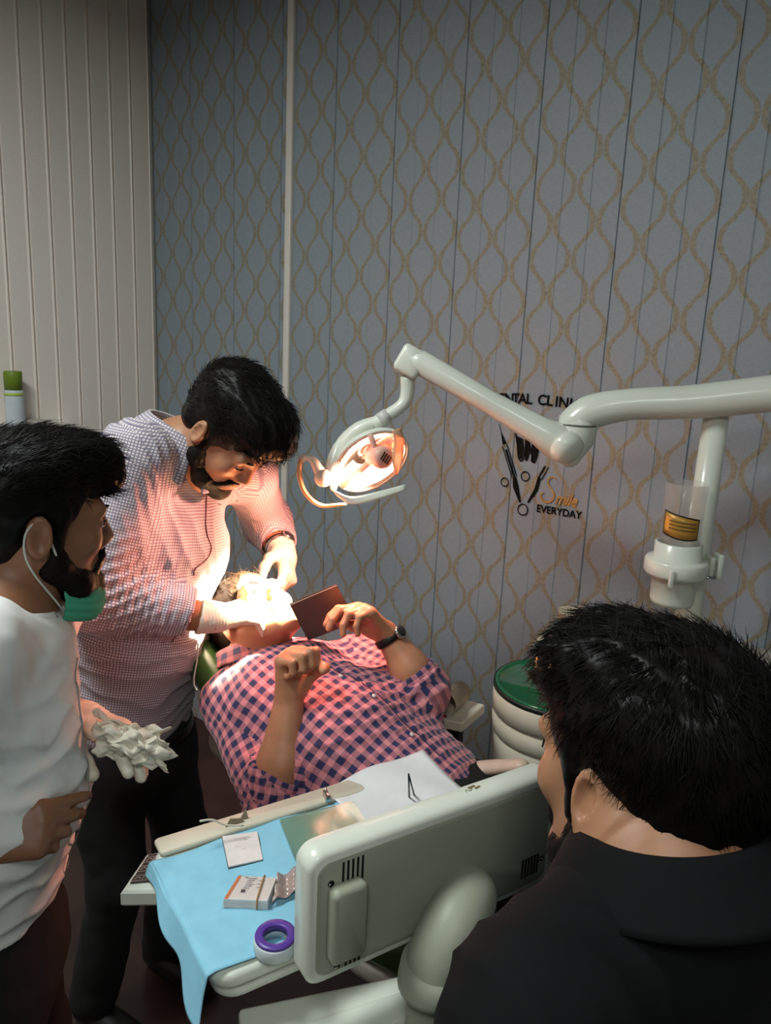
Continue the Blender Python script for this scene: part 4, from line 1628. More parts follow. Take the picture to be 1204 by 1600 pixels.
def add_head(S, H, neck_to, neck_r=0.055, mouth_open=0.0, ear=True):
    k = H.k
    e = lambda c, r, kk=0.02, op='u': S.ell(H.p(*c), H.axes, tuple(x * k for x in r), kk * k, op)
    e((0, -0.012, 0.038), (0.075, 0.097, 0.082), 0)
    e((0, 0.030, -0.030), (0.060, 0.062, 0.082), 0.03)
    for sx in (-1, 1):
        S.cone(H.p(sx * 0.056, -0.002, -0.040), H.p(sx * 0.022, 0.072, -0.100), 0.020 * k, 0.018 * k, 0.03 * k)
        e((sx * 0.040, 0.070, -0.022), (0.022, 0.018, 0.022), 0.025)
    e((0, 0.080, -0.104), (0.022, 0.018, 0.017), 0.022)
    S.cone(H.p(-0.040, 0.083, 0.024), H.p(0.040, 0.083, 0.024), 0.012 * k, 0.012 * k, 0.018 * k)
    for sx in (-1, 1):
        e((sx * 0.032, 0.103, 0.004), (0.017, 0.014, 0.010), 0.014, 's')
        e((sx * 0.032, 0.080, 0.002), (0.0135, 0.0135, 0.0120), 0.003)
    S.cone(H.p(0, 0.090, 0.014), H.p(0, 0.108, -0.028), 0.0078 * k, 0.0120 * k, 0.018 * k)
    for sx in (-1, 1):
        e((sx * 0.012, 0.100, -0.034), (0.0085, 0.010, 0.0075), 0.008)
    e((0, 0.088, -0.064), (0.026, 0.016, 0.020), 0.015)
    e((0, 0.098, -0.062 + mouth_open * .3), (0.022, 0.009, 0.0055), 0.005)
    e((0, 0.095, -0.074 - mouth_open), (0.019, 0.009, 0.0065), 0.005)
    if mouth_open > 0:
        e((0, 0.105, -0.068 - mouth_open * .4), (0.018, 0.022, 0.004 + mouth_open * 0.5), 0.003, 's')
    if ear:
        for sx in (-1, 1):
            A = (nz(H.R * sx + H.F * -0.35), nz(H.F + H.R * sx * 0.35), H.U)
            c = H.p(sx * 0.083, -0.012, -0.006)
            S.ell(c, A, (0.0085 * k, 0.020 * k, 0.033 * k), 0.005 * k)
            S.ell(H.p(sx * 0.0755, -0.008, -0.028), A, (0.008 * k, 0.011 * k, 0.012 * k), 0.006 * k)
            S.ell(c + A[0] * 0.0078 * k + H.F * 0.004 * k, A, (0.0085 * k, 0.0125 * k, 0.022 * k), 0.002 * k, 's')
            S.cone(H.p(sx * 0.079, 0.004, -0.014), H.p(sx * 0.079, 0.003, -0.002), 0.005 * k, 0.004 * k, 0.004 * k)
    S.cone(H.p(0, -0.022, -0.040), neck_to, neck_r * k * 0.96, neck_r * k * 1.08, 0.03 * k)


FING = {'index': (0.088, 0.030, (0.043, 0.026, 0.021), 0.0092), 'middle': (0.092, 0.0095, (0.047, 0.029, 0.022), 0.0095),
        'ring': (0.088, -0.0105, (0.043, 0.027, 0.021), 0.0090), 'little': (0.080, -0.0285, (0.033, 0.021, 0.019), 0.0080)}


def add_hand(S, W, D, Np, side, curl, thumb=((0.55, 0.75, 0.25), (0.85, 0.25, 0.45), (0.9, 0.0, 0.55)), k=1.0, inflate=0.0, spread=0.06):
    """W wrist, D along the hand, Np the way the palm looks; curl: per finger three angles in degrees"""
    D = nz(D)
    Np = np.asarray(Np, float)
    Np = nz(Np - D * (Np @ D))
    T = np.cross(D, Np) * (1 if side == 'R' else -1)
    tips = {}
    i = 0
    for name, (kl, kt, ph, r) in FING.items():
        K = W + (D * kl + T * kt - Np * 0.002) * k
        S.cone(W + (T * kt * 0.62 + D * 0.008) * k, K, 0.0155 * k + inflate, 0.0125 * k + inflate, 0.016 * k)
        d = nz(D + T * spread * (1.2 - 0.9 * i))
        p = K
        ang = 0.0
        rr = r * k + inflate
        cs = curl[name] if isinstance(curl, dict) else curl[i]
        pts = [p]
        for j in range(3):
            ang += math.radians(cs[j])
            q = d * math.cos(ang) + Np * math.sin(ang)
            p = p + q * ph[j] * k
            pts.append(p)
        S.cone(pts[0], pts[1], rr * 1.12, rr, 0.010 * k)
        S.cone(pts[1], pts[2], rr * 1.0, rr * 0.93, 0.003 * k)
        S.cone(pts[2], pts[3], rr * 0.93, rr * 0.80, 0.003 * k)
        tips[name] = pts
        i += 1
    p = W + (D * 0.022 + T * 0.026 + Np * 0.010) * k
    S.cone(W + D * 0.012 * k, p, 0.015 * k + inflate, 0.0155 * k + inflate, 0.02 * k)
    tp_ = [p]
    for (a, b, c), L, r0, r1 in zip(thumb, (0.042, 0.033, 0.026), (0.0155, 0.0115, 0.0105), (0.0115, 0.0105, 0.0085)):
        q = p + nz(D * a + T * b + Np * c) * L * k
        S.cone(p, q, r0 * k + inflate, r1 * k + inflate, 0.010 * k)
        p = q
        tp_.append(p)
    tips['thumb'] = tp_
    return tips


def strands(vf, H, n, flow, L, lift, rad, seed, jitter=0.35, sel=None, seg=4):
    """thin tapered locks growing off a hair surface; flow(local pts)->direction in head coordinates"""
    rg = np.random.default_rng(seed)
    Vv, Q = vf
    nn = vnormals(Vv, Q)
    ids = np.arange(len(Vv))
    if sel is not None:
        ids = ids[sel(H.inv(Vv))]
    ids = rg.choice(ids, n)
    p = Vv[ids] - nn[ids] * 0.003
    nv = nn[ids]
    Ls = L * rg.uniform(0.6, 1.3, n)
    jit = rg.normal(0, jitter, (n, 3))
    pts = [p]
    for s_ in range(seg):
        loc = H.inv(p)
        fl = flow(loc)
        d = H.R * fl[:, :1] + H.F * fl[:, 1:2] + H.U * fl[:, 2:3] + jit
        d = d - nv * (d * nv).sum(1)[:, None]
        d /= np.linalg.norm(d, axis=1)[:, None] + 1e-9
        d = d + nv * (lift * (1.0 - 1.3 * s_ / seg))
        p = p + d * (Ls / seg)[:, None]
        pts.append(p)
    P = np.stack(pts, 1)
    m = seg + 1
    tan = np.gradient(P, axis=1)
    tan /= np.linalg.norm(tan, axis=2)[:, :, None] + 1e-9
    a = np.cross(tan, nv[:, None, :])
    a /= np.linalg.norm(a, axis=2)[:, :, None] + 1e-9
    b = np.cross(a, tan)
    rr = rad * np.linspace(1, 0.15, m)[None, :, None] * rg.uniform(0.7, 1.3, n)[:, None, None]
    ring = [P + rr * (a * math.cos(t) + b * math.sin(t)) for t in (0, 2.094, 4.189)]
    Vn = np.stack(ring, 2).reshape(-1, 3)
    base = (np.arange(n) * m * 3)[:, None, None]
    j = (np.arange(seg) * 3)[None, :, None]
    Qs = []
    for t in range(3):
        t2 = (t + 1) % 3
        Qs.append(np.stack([base + j + t, base + j + t2, base + j + 3 + t2, base + j + 3 + t], -1).reshape(-1, 4))
    return Vn, np.concatenate(Qs)


def cat_np(*parts):
    n = 0
    v_, q_ = [], []
    for v, q in parts:
        v_.append(v)
        q_.append(q + n)
        n += len(v)
    return np.concatenate(v_), np.concatenate(q_)


def hair_bumps(vf, H, amp, f, flow_axis, seed):
    """groove the hair mass along its combing direction"""
    Vv, Q = vf
    loc = H.inv(Vv)
    st = loc * np.array(flow_axis)
    nn = vnormals(Vv, Q)
    d = amp * (vn(st, f, seed) - 0.5) * 2 + amp * 0.5 * (vn(st, f * 2.3, seed + 5) - 0.5) * 2
    return Vv + nn * d[:, None], Q


# ------------------------------------------------------------------ people's materials
def skin_mat(name, col):
    m = bpy.data.materials.new(name)
    w = N(m)
    c = lin(col)
    f = w.noise(28, 4)
    k = w.ramp(f, [(0.25, (c[0] * .86, c[1] * .80, c[2] * .78, 1)), (0.75, (min(1, c[0] * 1.08), c[1] * 1.08, c[2] * 1.06, 1))])
    w.l(k, w.b.inputs['Base Color'])
    w.b.inputs['Roughness'].default_value = 0.46
    setin(w.b, 'Subsurface Weight', 0.12)
    setin(w.b, 'Subsurface Radius', (1.0, 0.35, 0.2))
    setin(w.b, 'Subsurface Scale', 0.006)
    w.bump(w.noise(420, 2), 0.12, 0.0006)
    return m


def hair_mat(name, col, rough=0.42):
    m = bpy.data.materials.new(name)
    w = N(m)
    c = lin(col)
    f = w.noise(260, 2)
    w.l(w.ramp(f, [(0.3, (c[0] * .6, c[1] * .6, c[2] * .6, 1)), (0.8, (c[0] * 1.5, c[1] * 1.5, c[2] * 1.5, 1))]), w.b.inputs['Base Color'])
    w.b.inputs['Roughness'].default_value = rough
    setin(w.b, 'Specular IOR Level', 0.12)
    return m


def check_mat(name, base, dark, period, duty, soft=0.06, gingham=False, var=0.0):
    m = bpy.data.materials.new(name)
    w = N(m)
    uv = w.n('ShaderNodeUVMap').outputs[0]
    sx = w.n('ShaderNodeSeparateXYZ')
    w.l(uv, sx.inputs[0])

    def band(s_):
        q = w.math('FRACT', w.math('DIVIDE', s_, period))
        q = w.math('ABSOLUTE', w.math('SUBTRACT', q, 0.5))      # 0 at band centre
        return w.math('SUBTRACT', 1.0, w.math('DIVIDE', w.math('SUBTRACT', q, duty / 2), soft), clamp=True)
    a, b = band(sx.outputs[0]), band(sx.outputs[1])
    if gingham:
        f = w.math('ADD', w.math('MULTIPLY', a, 0.5), w.math('MULTIPLY', b, 0.5))
    else:
        f = w.math('MULTIPLY', w.math('MAXIMUM', a, b), 0.9)
    w.l(w.mix(f, lin(base), lin(dark)), w.b.inputs['Base Color'])
    w.b.inputs['Roughness'].default_value = 0.8
    setin(w.b, 'Sheen Weight', 0.15)
    w.bump(w.noise(900, 1), 0.15, 0.0005)
    return m


M_skin = skin_mat('skin_brown', (172, 124, 94))
M_skin_dark = skin_mat('skin_dark_brown', (142, 98, 72))
M_skin_pat = skin_mat('skin_tan', (188, 134, 102))
M_hair = hair_mat('black_hair', (17, 15, 14))
M_beard = hair_mat('black_beard', (20, 16, 14), 0.6)
M_glove = mat('latex_glove', (226, 218, 200), 0.42, var=0.04, vscale=40, bump=0.12, bscale=120, bdist=0.001)
M_black_cloth = mat('black_cloth', (13, 13, 15), 0.85, var=0.1, bump=0.2, bscale=700, bdist=0.0006, spec=0.2)
M_trouser = mat('dark_trousers', (24, 23, 24), 0.9, var=0.1, bump=0.2, bscale=600)
M_shoe = mat('shoe_leather', (18, 16, 15), 0.4)


def eye_mat():
    m = bpy.data.materials.new('eyeball')
    w = N(m)
    tc = w.n('ShaderNodeTexCoord').outputs['Generated']
    w.l(w.ramp(w.noise(3, 1, vec=tc), [(0.3, lin(215, 205, 195)), (0.7, lin(225, 215, 205))]), w.b.inputs['Base Color'])
    w.b.inputs['Roughness'].default_value = 0.12
    return m


M_eye = eye_mat()
M_iris = mat('iris_brown', (40, 24, 16), 0.15, var=0)
M_lip = mat('lip', (140, 80, 72), 0.45)


def face_bits(H, root, look=(0, 1, -0.25), brow_m=None, lids=True):
    """eyeballs with iris, brows"""
    k = H.k
    for sx in (-1, 1):
        c = H.p(sx * 0.032, 0.0915, -0.001)
        h_ = 0.0045 if lids else 0.0016
        e_ = [H.p(sx * 0.032 + 0.0105 * math.cos(t), 0.0, 0) - H.c for t in (0,)]
        vs_, fs = lathe([(math.cos(math.radians(a)), math.sin(math.radians(a))) for a in range(-90, 91, 15)], V(0, 0, 0), (0, 0, 1), 16)
        ev = c + (np.outer(vs_[:, 0] * 0.0105, H.R - H.F * sx * 0.25) + np.outer(vs_[:, 1] * h_, H.U) + np.outer(vs_[:, 2] * 0.0036, H.F)) * k
        e = obj('eye', (ev, fs), M_eye if lids else M_hair, root)
        if lids:
            obj('iris', (c + H.F * 0.0012 * k + (np.outer(vs_[:, 0] * 0.0042, H.R) + np.outer(vs_[:, 1] * 0.0042, H.U) + np.outer(vs_[:, 2] * 0.0032, H.F)) * k, fs), M_iris, e)
        lash = [H.p(sx * 0.0215, 0.0925, 0.0005), H.p(sx * 0.032, 0.0962, 0.0045 if lids else 0.0005), H.p(sx * 0.043, 0.0900, 0.0)]
        obj('lash_line', tube(smooth_path(lash, 4), 0.0011 * k, 6), M_hair, root)
        b = [H.p(sx * 0.014, 0.0965, 0.020), H.p(sx * 0.030, 0.0965, 0.027), H.p(sx * 0.050, 0.080, 0.021)]
        obj('eyebrow', tube(smooth_path(b, 5), [0.0035 * k, 0.0045 * k, 0.002 * k], 8, flat=0.7), M_hair, root)

# ------------------------------------------------------------------ people: shared garment pieces
def collar(base, axis, front, r, h, drop, m, parent, name='collar', gap=22, flare=0.018, point=0.03, th=0.002):
    ax = nz(axis)
    fr = np.asarray(front, float)
    fr = nz(fr - ax * (fr @ ax))
    sd = np.cross(ax, fr)

    def fn(u, v):
        th_ = math.radians(gap + (360 - 2 * gap) * u)
        d = fr * math.cos(th_) + sd * math.sin(th_)
        fro = max(0.0, math.cos(th_)) ** 3
        rr = r * (1 + 0.06 * (1 - math.cos(th_)))
        if v < 0.4:
            q = v / 0.4
            return base + d * (rr + 0.001) + ax * (h * q - 0.012 * fro)
        if v < 0.55:
            q = (v - 0.4) / 0.15
            return base + d * (rr + 0.001 + 0.007 * q) + ax * (h - 0.012 * fro + 0.003 * math.sin(math.pi * q))
        q = (v - 0.55) / 0.45
        return base + d * (rr + 0.008 + flare * q + 0.012 * q * fro) + ax * (h - 0.012 * fro - (drop + point * fro) * q)
    vf = gridsurf(fn, 64, 16, th)
    o = obj(name, vf, m, parent)
    if m.node_tree.nodes.get('UV Map'):
        me = o.data
        lay = me.uv_layers.new(name='UVMap')
        for p in me.polygons:
            for li in p.loop_indices:
                co = np.array(me.vertices[me.loops[li].vertex_index].co) + ORG[parent.name] - base
                a = math.atan2(co @ sd, co @ fr)
                lay.data[li].uv = (a * r if abs(a) < 3.0 else a * r, co @ ax)
    return o


def snap(vf, pts, off=0.001, n=40):
    Vv, Q = vf
    nn = vnormals(Vv, Q)
    out = []
    path = smooth_path(pts, max(2, n // max(1, len(pts) - 1)))
    for p in path:
        i = np.argmin(((Vv - p) ** 2).sum(1))
        out.append(Vv[i] + nn[i] * off)
    out = np.array(out)
    for _ in range(2):
        out[1:-1] = (out[:-2] + 2 * out[1:-1] + out[2:]) / 4
    return list(out)


def rayhit(vf, px, py, off=0.001):
    """nearest surface vertex seen through a photo pixel"""
    Vv, Q = vf
    d = nz(ray(px, py))
    rel = Vv - CC
    t = rel @ d
    dist = np.linalg.norm(rel - t[:, None] * d, axis=1)
    c = np.where(dist < 0.006)[0]
    if len(c) == 0:
        c = np.argsort(dist)[:5]
    i = c[np.argmin(t[c])]
    return Vv[i] + (CC - Vv[i]) / np.linalg.norm(CC - Vv[i]) * off


def watch(c, ax, r, face_dir, root, strap_m, name='watch', label=None):
    x, y, z = basis(face_dir, ax)
    t = thing(name, c, label, 'watch')
    obj('strap', lathe([(r, -0.009), (r + 0.003, -0.008), (r + 0.003, 0.008), (r, 0.009)], c, ax, 28, close=True), strap_m, t)
    fd = nz(np.asarray(face_dir) - z * (np.asarray(face_dir) @ z))
    f = obj('case', lathe([(0.0, 0.006), (0.014, 0.006), (0.0165, 0.004), (0.017, -0.004), (0.0, -0.004)], c + fd * (r + 0.003), fd, 24), M_steel, t)
    obj('dial', lathe([(0.0, 0.0012), (0.0125, 0.001), (0.0125, 0)], c + fd * (r + 0.0085), fd, 24), mat('dial_dark', (40, 40, 44), 0.2), f)
    return t


UP = V(0, 0, 1)

# ------------------------------------------------------------------ patient chair
pN, pP = at(402, 1040, 1.68), at(668, 1262, 1.40)
pA = nz(pP - pN)
pF = nz(UP - pA * (UP @ pA))               # front of the patient's trunk
pR = np.cross(pF, -pA)                     # patient's right, towards the viewer
M_green = mat('green_vinyl', (52, 84, 40), 0.32, var=0.1, vscale=12, bump=0.1, bscale=150, bdist=0.001, coat=0.3)
M_shell = mat('chair_shell', (176, 172, 164), 0.4)
ch = thing('dental_chair', V(pP[0], pP[1], 0), 'reclined dental chair with green vinyl upholstery under the patient', 'dental chair')
bcn = pN * 0.45 + pP * 0.55 - pF * 0.175 - pR * 0.06
bk = SDF(0.008)
bk.box(bcn, (pR, pA, pF), (0.125, 0.34, 0.045), 0.04)
for s_ in (-1, 1):
    bk.econe(bcn + pR * s_ * 0.11 - pA * 0.26 + pF * 0.01, bcn + pR * s_ * 0.11 + pA * 0.3 + pF * 0.01, pR, (0.03, 0.045), (0.03, 0.045), 0.03)
obj('backrest', bk.mesh(), M_green, ch)
obj('back_shell', slab(bcn - pF * 0.058, (pR, pA, pF), (0.125, 0.345, 0.018), 0.06, 0.006), M_shell, ch)
sq = pP - pF * 0.15 - UP * 0.03
sdir = nz(V(pA[0], pA[1], 0.04))
sfr = nz(UP - sdir * (UP @ sdir))
st_ = SDF(0.008)
st_.box(sq + sdir * 0.24, (pR, sdir, sfr), (0.22, 0.30, 0.05), 0.04)
st_.box(sq + sdir * 0.80 - UP * 0.06, (pR, nz(sdir - UP * 0.15), nz(sfr + sdir * 0.15)), (0.20, 0.34, 0.04), 0.035)
obj('seat', st_.mesh(), M_green, ch)
obj('seat_shell', slab(sq + sdir * 0.28 - sfr * 0.066, (pR, sdir, sfr), (0.215, 0.30, 0.018), 0.06, 0.006), M_shell, ch)
PH = Frame(at(398, 966, 1.715), (0.36, -0.24, 0.90), (-0.60, 0.60, 0.30), 0.97)
hrc = PH.p(0, -0.135, -0.005)
hr_ = SDF(0.006)
hr_.box(hrc, (PH.R, PH.F, PH.U), (0.13, 0.030, 0.10), 0.028)
for s_ in (-1, 1):
    hr_.econe(hrc + PH.R * s_ * 0.10 - PH.U * 0.07 + PH.F * 0.018, hrc + PH.R * s_ * 0.10 + PH.U * 0.07 + PH.F * 0.018, PH.R, (0.03, 0.035), (0.03, 0.035), 0.03)
hd = obj('headrest', hr_.mesh(), M_green, ch)
obj('headrest_stem', tube([hrc - PH.F * 0.02, bcn - pA * 0.30 - pF * 0.02], 0.014, 12), M_steel, ch)
obj('base_column', tube([V(pP[0] + .12, pP[1] - .08, 0.03), V(pP[0] + .12, pP[1] - .08, sq[2] - 0.08)], [0.10, 0.085], 24), M_shell, ch)
obj('base_plate', slab(V(pP[0] + .1, pP[1] - .07, 0.02), (nz(V(pA[0], pA[1], 0)), nz(V(-pA[1], pA[0], 0)), UP), (0.42, 0.20, 0.02), 0.1, 0.006), M_shell, ch)
ar0, ar1 = at(690, 1206, 1.50), at(812, 1196, 1.38)
arm_ = obj('armrest', tube(smooth_path([ar0, (ar0 + ar1) / 2, ar1], 5), [0.018, 0.022, 0.022, 0.018], 14, flat=0.7, rounded=True), mat('armrest_cream', (214, 186, 168), 0.4), ch)
obj('armrest_post', tube([(ar0 + ar1) / 2 - V(0, 0, .01), (ar0 + ar1) / 2 - V(0.03, -0.0, .2)], 0.014, 10), M_dark_metal, ch)

# ------------------------------------------------------------------ the patient
pat = thing('person', V(pP[0], pP[1], pP[2] - 0.12), 'patient in pink and navy gingham shirt lying back under the lamp', 'person')
pShR, pShL = at(366, 1098, 1.60), at(560, 1040, 1.80)
pElR, pWrR = at(432, 1262, 1.365), at(452, 1088, 1.44)
pElL, pWrL = at(664, 1080, 1.60), at(603, 990, 1.63)
B = SDF(0.0036)
add_head(B, PH, pN, 0.056, mouth_open=0.008)
B.econe(pN, pN + pA * 0.30, pR, (0.09, 0.07), (0.13, 0.09), 0.04)
B.cone(pN + pA * 0.03, pShR, 0.05, 0.045, 0.03).cone(pN + pA * 0.03, pShL, 0.05, 0.045, 0.03)
B.cone(pShR, pElR, 0.046, 0.042, 0.03).chain([pElR, pElR * 0.6 + pWrR * 0.4, pWrR], [0.046, 0.047, 0.029], 0.02)
B.cone(pShL, pElL, 0.046, 0.042, 0.03).chain([pElL, pElL * 0.6 + pWrL * 0.4, pWrL], [0.042, 0.041, 0.028], 0.02)
FIST = [(72, 92, 55), (74, 95, 55), (76, 95, 55), (80, 92, 55)]
add_hand(B, pWrR, V(0.02, 0.10, 1.0), V(0.75, -0.60, 0.0), 'R', FIST, ((0.75, 0.55, 0.5), (0.5, -0.3, 0.9), (0.1, -0.8, 0.6)), 0.98)
LHD = at(548, 938, 1.60) - pWrL
tl_ = add_hand(B, pWrL, LHD, V(-0.45, -0.55, -0.75), 'L', [(38, 40, 20), (42, 42, 22), (50, 50, 30), (55, 55, 35)], ((0.8, 0.55, 0.35), (0.9, -0.1, 0.45), (0.9, -0.3, 0.3)), 0.98)
obj('body', B.mesh(), M_skin_pat, pat)
face_bits(PH, pat, (0, 1, -0.1), lids=False)
# hair
Hh = SDF(0.004)
Hh.ell(PH.p(0, -0.020, 0.046), PH.axes, (0.083, 0.104, 0.086), 0)
Hh.ell(PH.p(0, -0.050, -0.010), PH.axes, (0.072, 0.055, 0.062), 0.02)
Hh.ell(PH.p(0, 0.115, -0.030), PH.axes, (0.085, 0.095, 0.105), 0.01, 's')
for s_ in (-1, 1):
    Hh.ell(PH.p(s_ * 0.085, -0.004, -0.030), PH.axes, (0.02, 0.026, 0.045), 0.006, 's')
hv = hair_bumps(Hh.mesh(), PH, 0.0035, 90, (1, 0.25, 0.3), 3)
hs_ = strands(hv, PH, 900, lambda p: np.stack([p[:, 0] * 3, -0.3 + 0 * p[:, 0], 0.5 - p[:, 2] * 4], 1), 0.03, 0.5, 0.0008, 5, sel=lambda p: p[:, 2] > 0.02)
obj('hair', cat_np(hv, hs_), hair_mat('dark_brown_hair', (34, 24, 18)), pat)
# shirt
G = check_mat('gingham', (222, 140, 146), (38, 42, 86), 0.0265, 0.49, 0.04, True)
S = SDF(0.005)
k1, k2, k3 = pN + pA * 0.10, pN + pA * 0.30, pN + pA * 0.50
eR2 = pElR + (pWrR - pElR) * 0.30
S.cone(pElR, eR2, 0.066, 0.063, 0.03)
S.cut(eR2 - (pWrR - pElR) * 0.04, nz(pWrR - pElR) + V(0.55, -0.1, 0), 0.12)
S.cone(pElR + (pWrR - pElR) * 0.16, pWrR, 0.0505, 0.0505, 0.0, 's')
eL2 = pElL + (pWrL - pElL) * 0.32
S.cone(pElL, eL2, 0.060, 0.058, 0.03)
S.cut(eL2 - (pWrL - pElL) * 0.10, pWrL - pElL, 0.12)
S.cone(pElL + (pWrL - pElL) * 0.20, pWrL, 0.046, 0.046, 0.0, 's')
S.cone(pShR, pElR - (pElR - pShR) * 0.08, 0.068, 0.063, 0.012)
S.cone(pShL, pElL - (pElL - pShL) * 0.08, 0.066, 0.060, 0.012)
S.econe(pN + pA * 0.035 - pF * 0.01, k1, pR, (0.095, 0.07), (0.165, 0.105), 0.03)
S.econe(k1, k2 + pF * 0.01, pR, (0.165, 0.108), (0.178, 0.128), 0.04)
S.econe(k2 + pF * 0.01, k3, pR, (0.178, 0.130), (0.172, 0.120), 0.05)
S.cone(pN + pA * 0.05 + pR * 0.05, pShR, 0.062, 0.064, 0.05).cone(pN + pA * 0.05 - pR * 0.05, pShL, 0.06, 0.062, 0.05)
S.cone(pN - pA * 0.05, pN + pA * 0.03, 0.058, 0.06, 0.01, 's')
sv = S.mesh()
sv = wrinkle(*sv, 0.0035, 16, [(k2 + pF * .1, 0.16, nz(pA + pR * 0.5), 16, 0.005), (pElR, 0.10, nz(pElR - pShR), 26, 0.006), (pElL, 0.09, nz(pElL - pShL), 24, 0.006), (pShL, 0.12, pA, 20, 0.004), (k3, 0.14, pA, 20, 0.005)], 4)
shirt = obj('shirt', sv, G, pat)
cam_front = V(0, -1, 0.3)
add_uv(shirt, sv, [(pN - pA * 0.02, k3 + pA * 0.1, pF, 0.165, 0.0), (pShR, pElR, cam_front, 0.066, 0.11), (pElR, eR2, cam_front, 0.062, 0.2), (pShL, pElL, cam_front + UP, -0.062, 0.31), (pElL, eL2, cam_front + UP, 0.058, 0.4)])
collar(pN - pA * 0.022 + pF * 0.012, nz(nz(PH.p(0, -0.022, -0.05) - pN) - pA), pF + pA * 0.3, 0.066, 0.028, 0.034, G, pat, point=0.045)
for El_, Wr_, tt_, ax_, r_ in ((pElR, pWrR, 0.235, nz(pWrR - pElR) + V(0.35, -0.08, 0), 0.055), (pElL, pWrL, 0.22, nz(pWrL - pElL), 0.053)):
    cb0 = El_ + (Wr_ - El_) * tt_
    cv = lathe([(r_ - 0.004, -0.022), (r_ + 0.002, -0.024), (r_ + 0.001, 0.016), (r_ - 0.001, 0.019), (r_ - 0.005, 0.018)], cb0, ax_, 40, close=True)
    cv = (cv[0], np.array(cv[1]))
    co_ = obj('cuff', wrinkle(*cv, 0.0012, 30, [], 8), G, pat)
    add_uv(co_, cv, [(cb0 - nz(ax_) * 0.05, cb0 + nz(ax_) * 0.05, cam_front, r_, 0.0)])
pl = snap(sv, [pN + pA * 0.07 + pF * 0.13, pN + pA * 0.2 + pF * 0.15, pN + pA * 0.34 + pF * 0.16, pN + pA * 0.5 + pF * 0.15], 0.0006)
obj('placket_seam', tube(pl, 0.0011, 6), mat('seam_navy', (40, 36, 70), 0.8), pat)
for i in (6, 15, 24, 33):
    if i < len(pl):
        obj('button', lathe([(0, 0.002), (0.0045, 0.0018), (0.005, 0), (0.005, -0.002)], pl[i] + pR * 0.012, pF, 12), mat('shirt_button', (215, 205, 205), 0.3), pat)
# trousers, belt
S = SDF(0.008)
S.econe(pN + pA * 0.50, pP + pA * 0.10, pR, (0.165, 0.112), (0.165, 0.11), 0.03)
hip = pP + pA * 0.08 - pF * 0.01
kneeR, kneeL = hip + V(0.30, -0.215, 0.04) + pR * 0.10, hip + V(0.30, -0.215, 0.04) - pR * 0.10
S.cone(hip + pR * 0.09, kneeR, 0.085, 0.062, 0.05).cone(hip - pR * 0.09, kneeL, 0.085, 0.062, 0.05)
ftR, ftL = kneeR + V(0.30, -0.235, -0.11), kneeL + V(0.30, -0.235, -0.11)
S.cone(kneeR, ftR, 0.062, 0.05, 0.03).cone(kneeL, ftL, 0.062, 0.05, 0.03)
obj('trousers', wrinkle(*S.mesh(), 0.004, 12, [], 9), M_trouser, pat)
for f_ in (ftR, ftL):
    sh = SDF(0.007)
    d = nz(V(0.79, -0.61, 0.1))
    sh.econe(f_ + UP * 0.0 + d * 0.02, f_ + d * 0.05 + UP * 0.15, pR, (0.042, 0.038), (0.04, 0.022), 0.03)
    obj('shoe', sh.mesh(), M_shoe, pat)
# wrist watch with a black strap
wd_ = nz(pWrL - pElL)
watch(pWrL - wd_ * 0.012, wd_, 0.0315, V(0.75, -0.45, 0.55), pat, mat('black_strap', (16, 16, 16), 0.5, var=0), 'wrist_watch', "black-strapped wrist watch on the patient's raised arm")

# dark card held up in the patient's far hand
cq = [at(453, 946, 1.595), at(526, 915, 1.625), at(556, 972, 1.695), at(482, 1001, 1.66)]
cn_ = nz(np.cross(cq[1] - cq[0], cq[3] - cq[0]))
if cn_ @ (CC - cq[0]) < 0:
    cn_ = -cn_
ex_ = nz(cq[1] - cq[0])
ey_ = np.cross(cn_, ex_)
o0 = sum(cq) / 4
pts = [((p - o0) @ ex_, (p - o0) @ ey_) for p in cq]
hm = thing('held_card', o0, 'dark grey rectangular card held up by the patient', 'card')
obj('card_back', prism(pts, o0 - cn_ * 0.0035, (ex_, ey_, cn_), 0.0035, 0.0006), mat('card_grey', (84, 84, 80), 0.5, var=0.05, vscale=14), hm, smooth=False)
obj('card_edge', prism([(a * 1.015, b * 1.02) for a, b in pts], o0 - cn_ * 0.005, (ex_, ey_, cn_), 0.0014), mat('card_edge_dark', (30, 26, 24), 0.6), hm, smooth=False)

# ------------------------------------------------------------------ the dentist
dF = nz(V(0.85, -0.52, 0))
dL = np.cross(UP, dF)
dPel, dBel, dChe, dNek = at(203, 1112, 1.68), at(214, 985, 1.68), at(250, 850, 1.69), at(283, 705, 1.70)
den = thing('person', V(dPel[0] - .02, dPel[1], 0), 'bearded dentist in fine check shirt bending over the patient with white gloves', 'person')
be = math.radians(52)
DHd = Frame(at(360, 674, 1.635), dF * math.cos(be) - UP * math.sin(be), UP * math.cos(be) + dF * math.sin(be), 0.98)
dShR, dElR, dWrR = at(212, 716, 1.58), at(152, 930, 1.50), at(326, 966, 1.565)
dShL, dElL, dWrL = at(384, 738, 1.86), at(416, 814, 2.05), at(442, 864, 1.93)
B = SDF(0.0042)
add_head(B, DHd, dNek + V(0, 0, 0.0), 0.060)
B.econe(dNek, dChe, dL, (0.09, 0.07), (0.12, 0.09), 0.04)
B.econe(dChe, dPel, dL, (0.12, 0.09), (0.12, 0.09), 0.04)
B.cone(dNek, dShR, 0.05, 0.05, 0.03).cone(dNek, dShL, 0.05, 0.05, 0.03)
B.cone(dShR, dElR, 0.05, 0.043, 0.03).chain([dElR, dElR * 0.6 + dWrR * 0.4, dWrR], [0.045, 0.044, 0.031], 0.02)
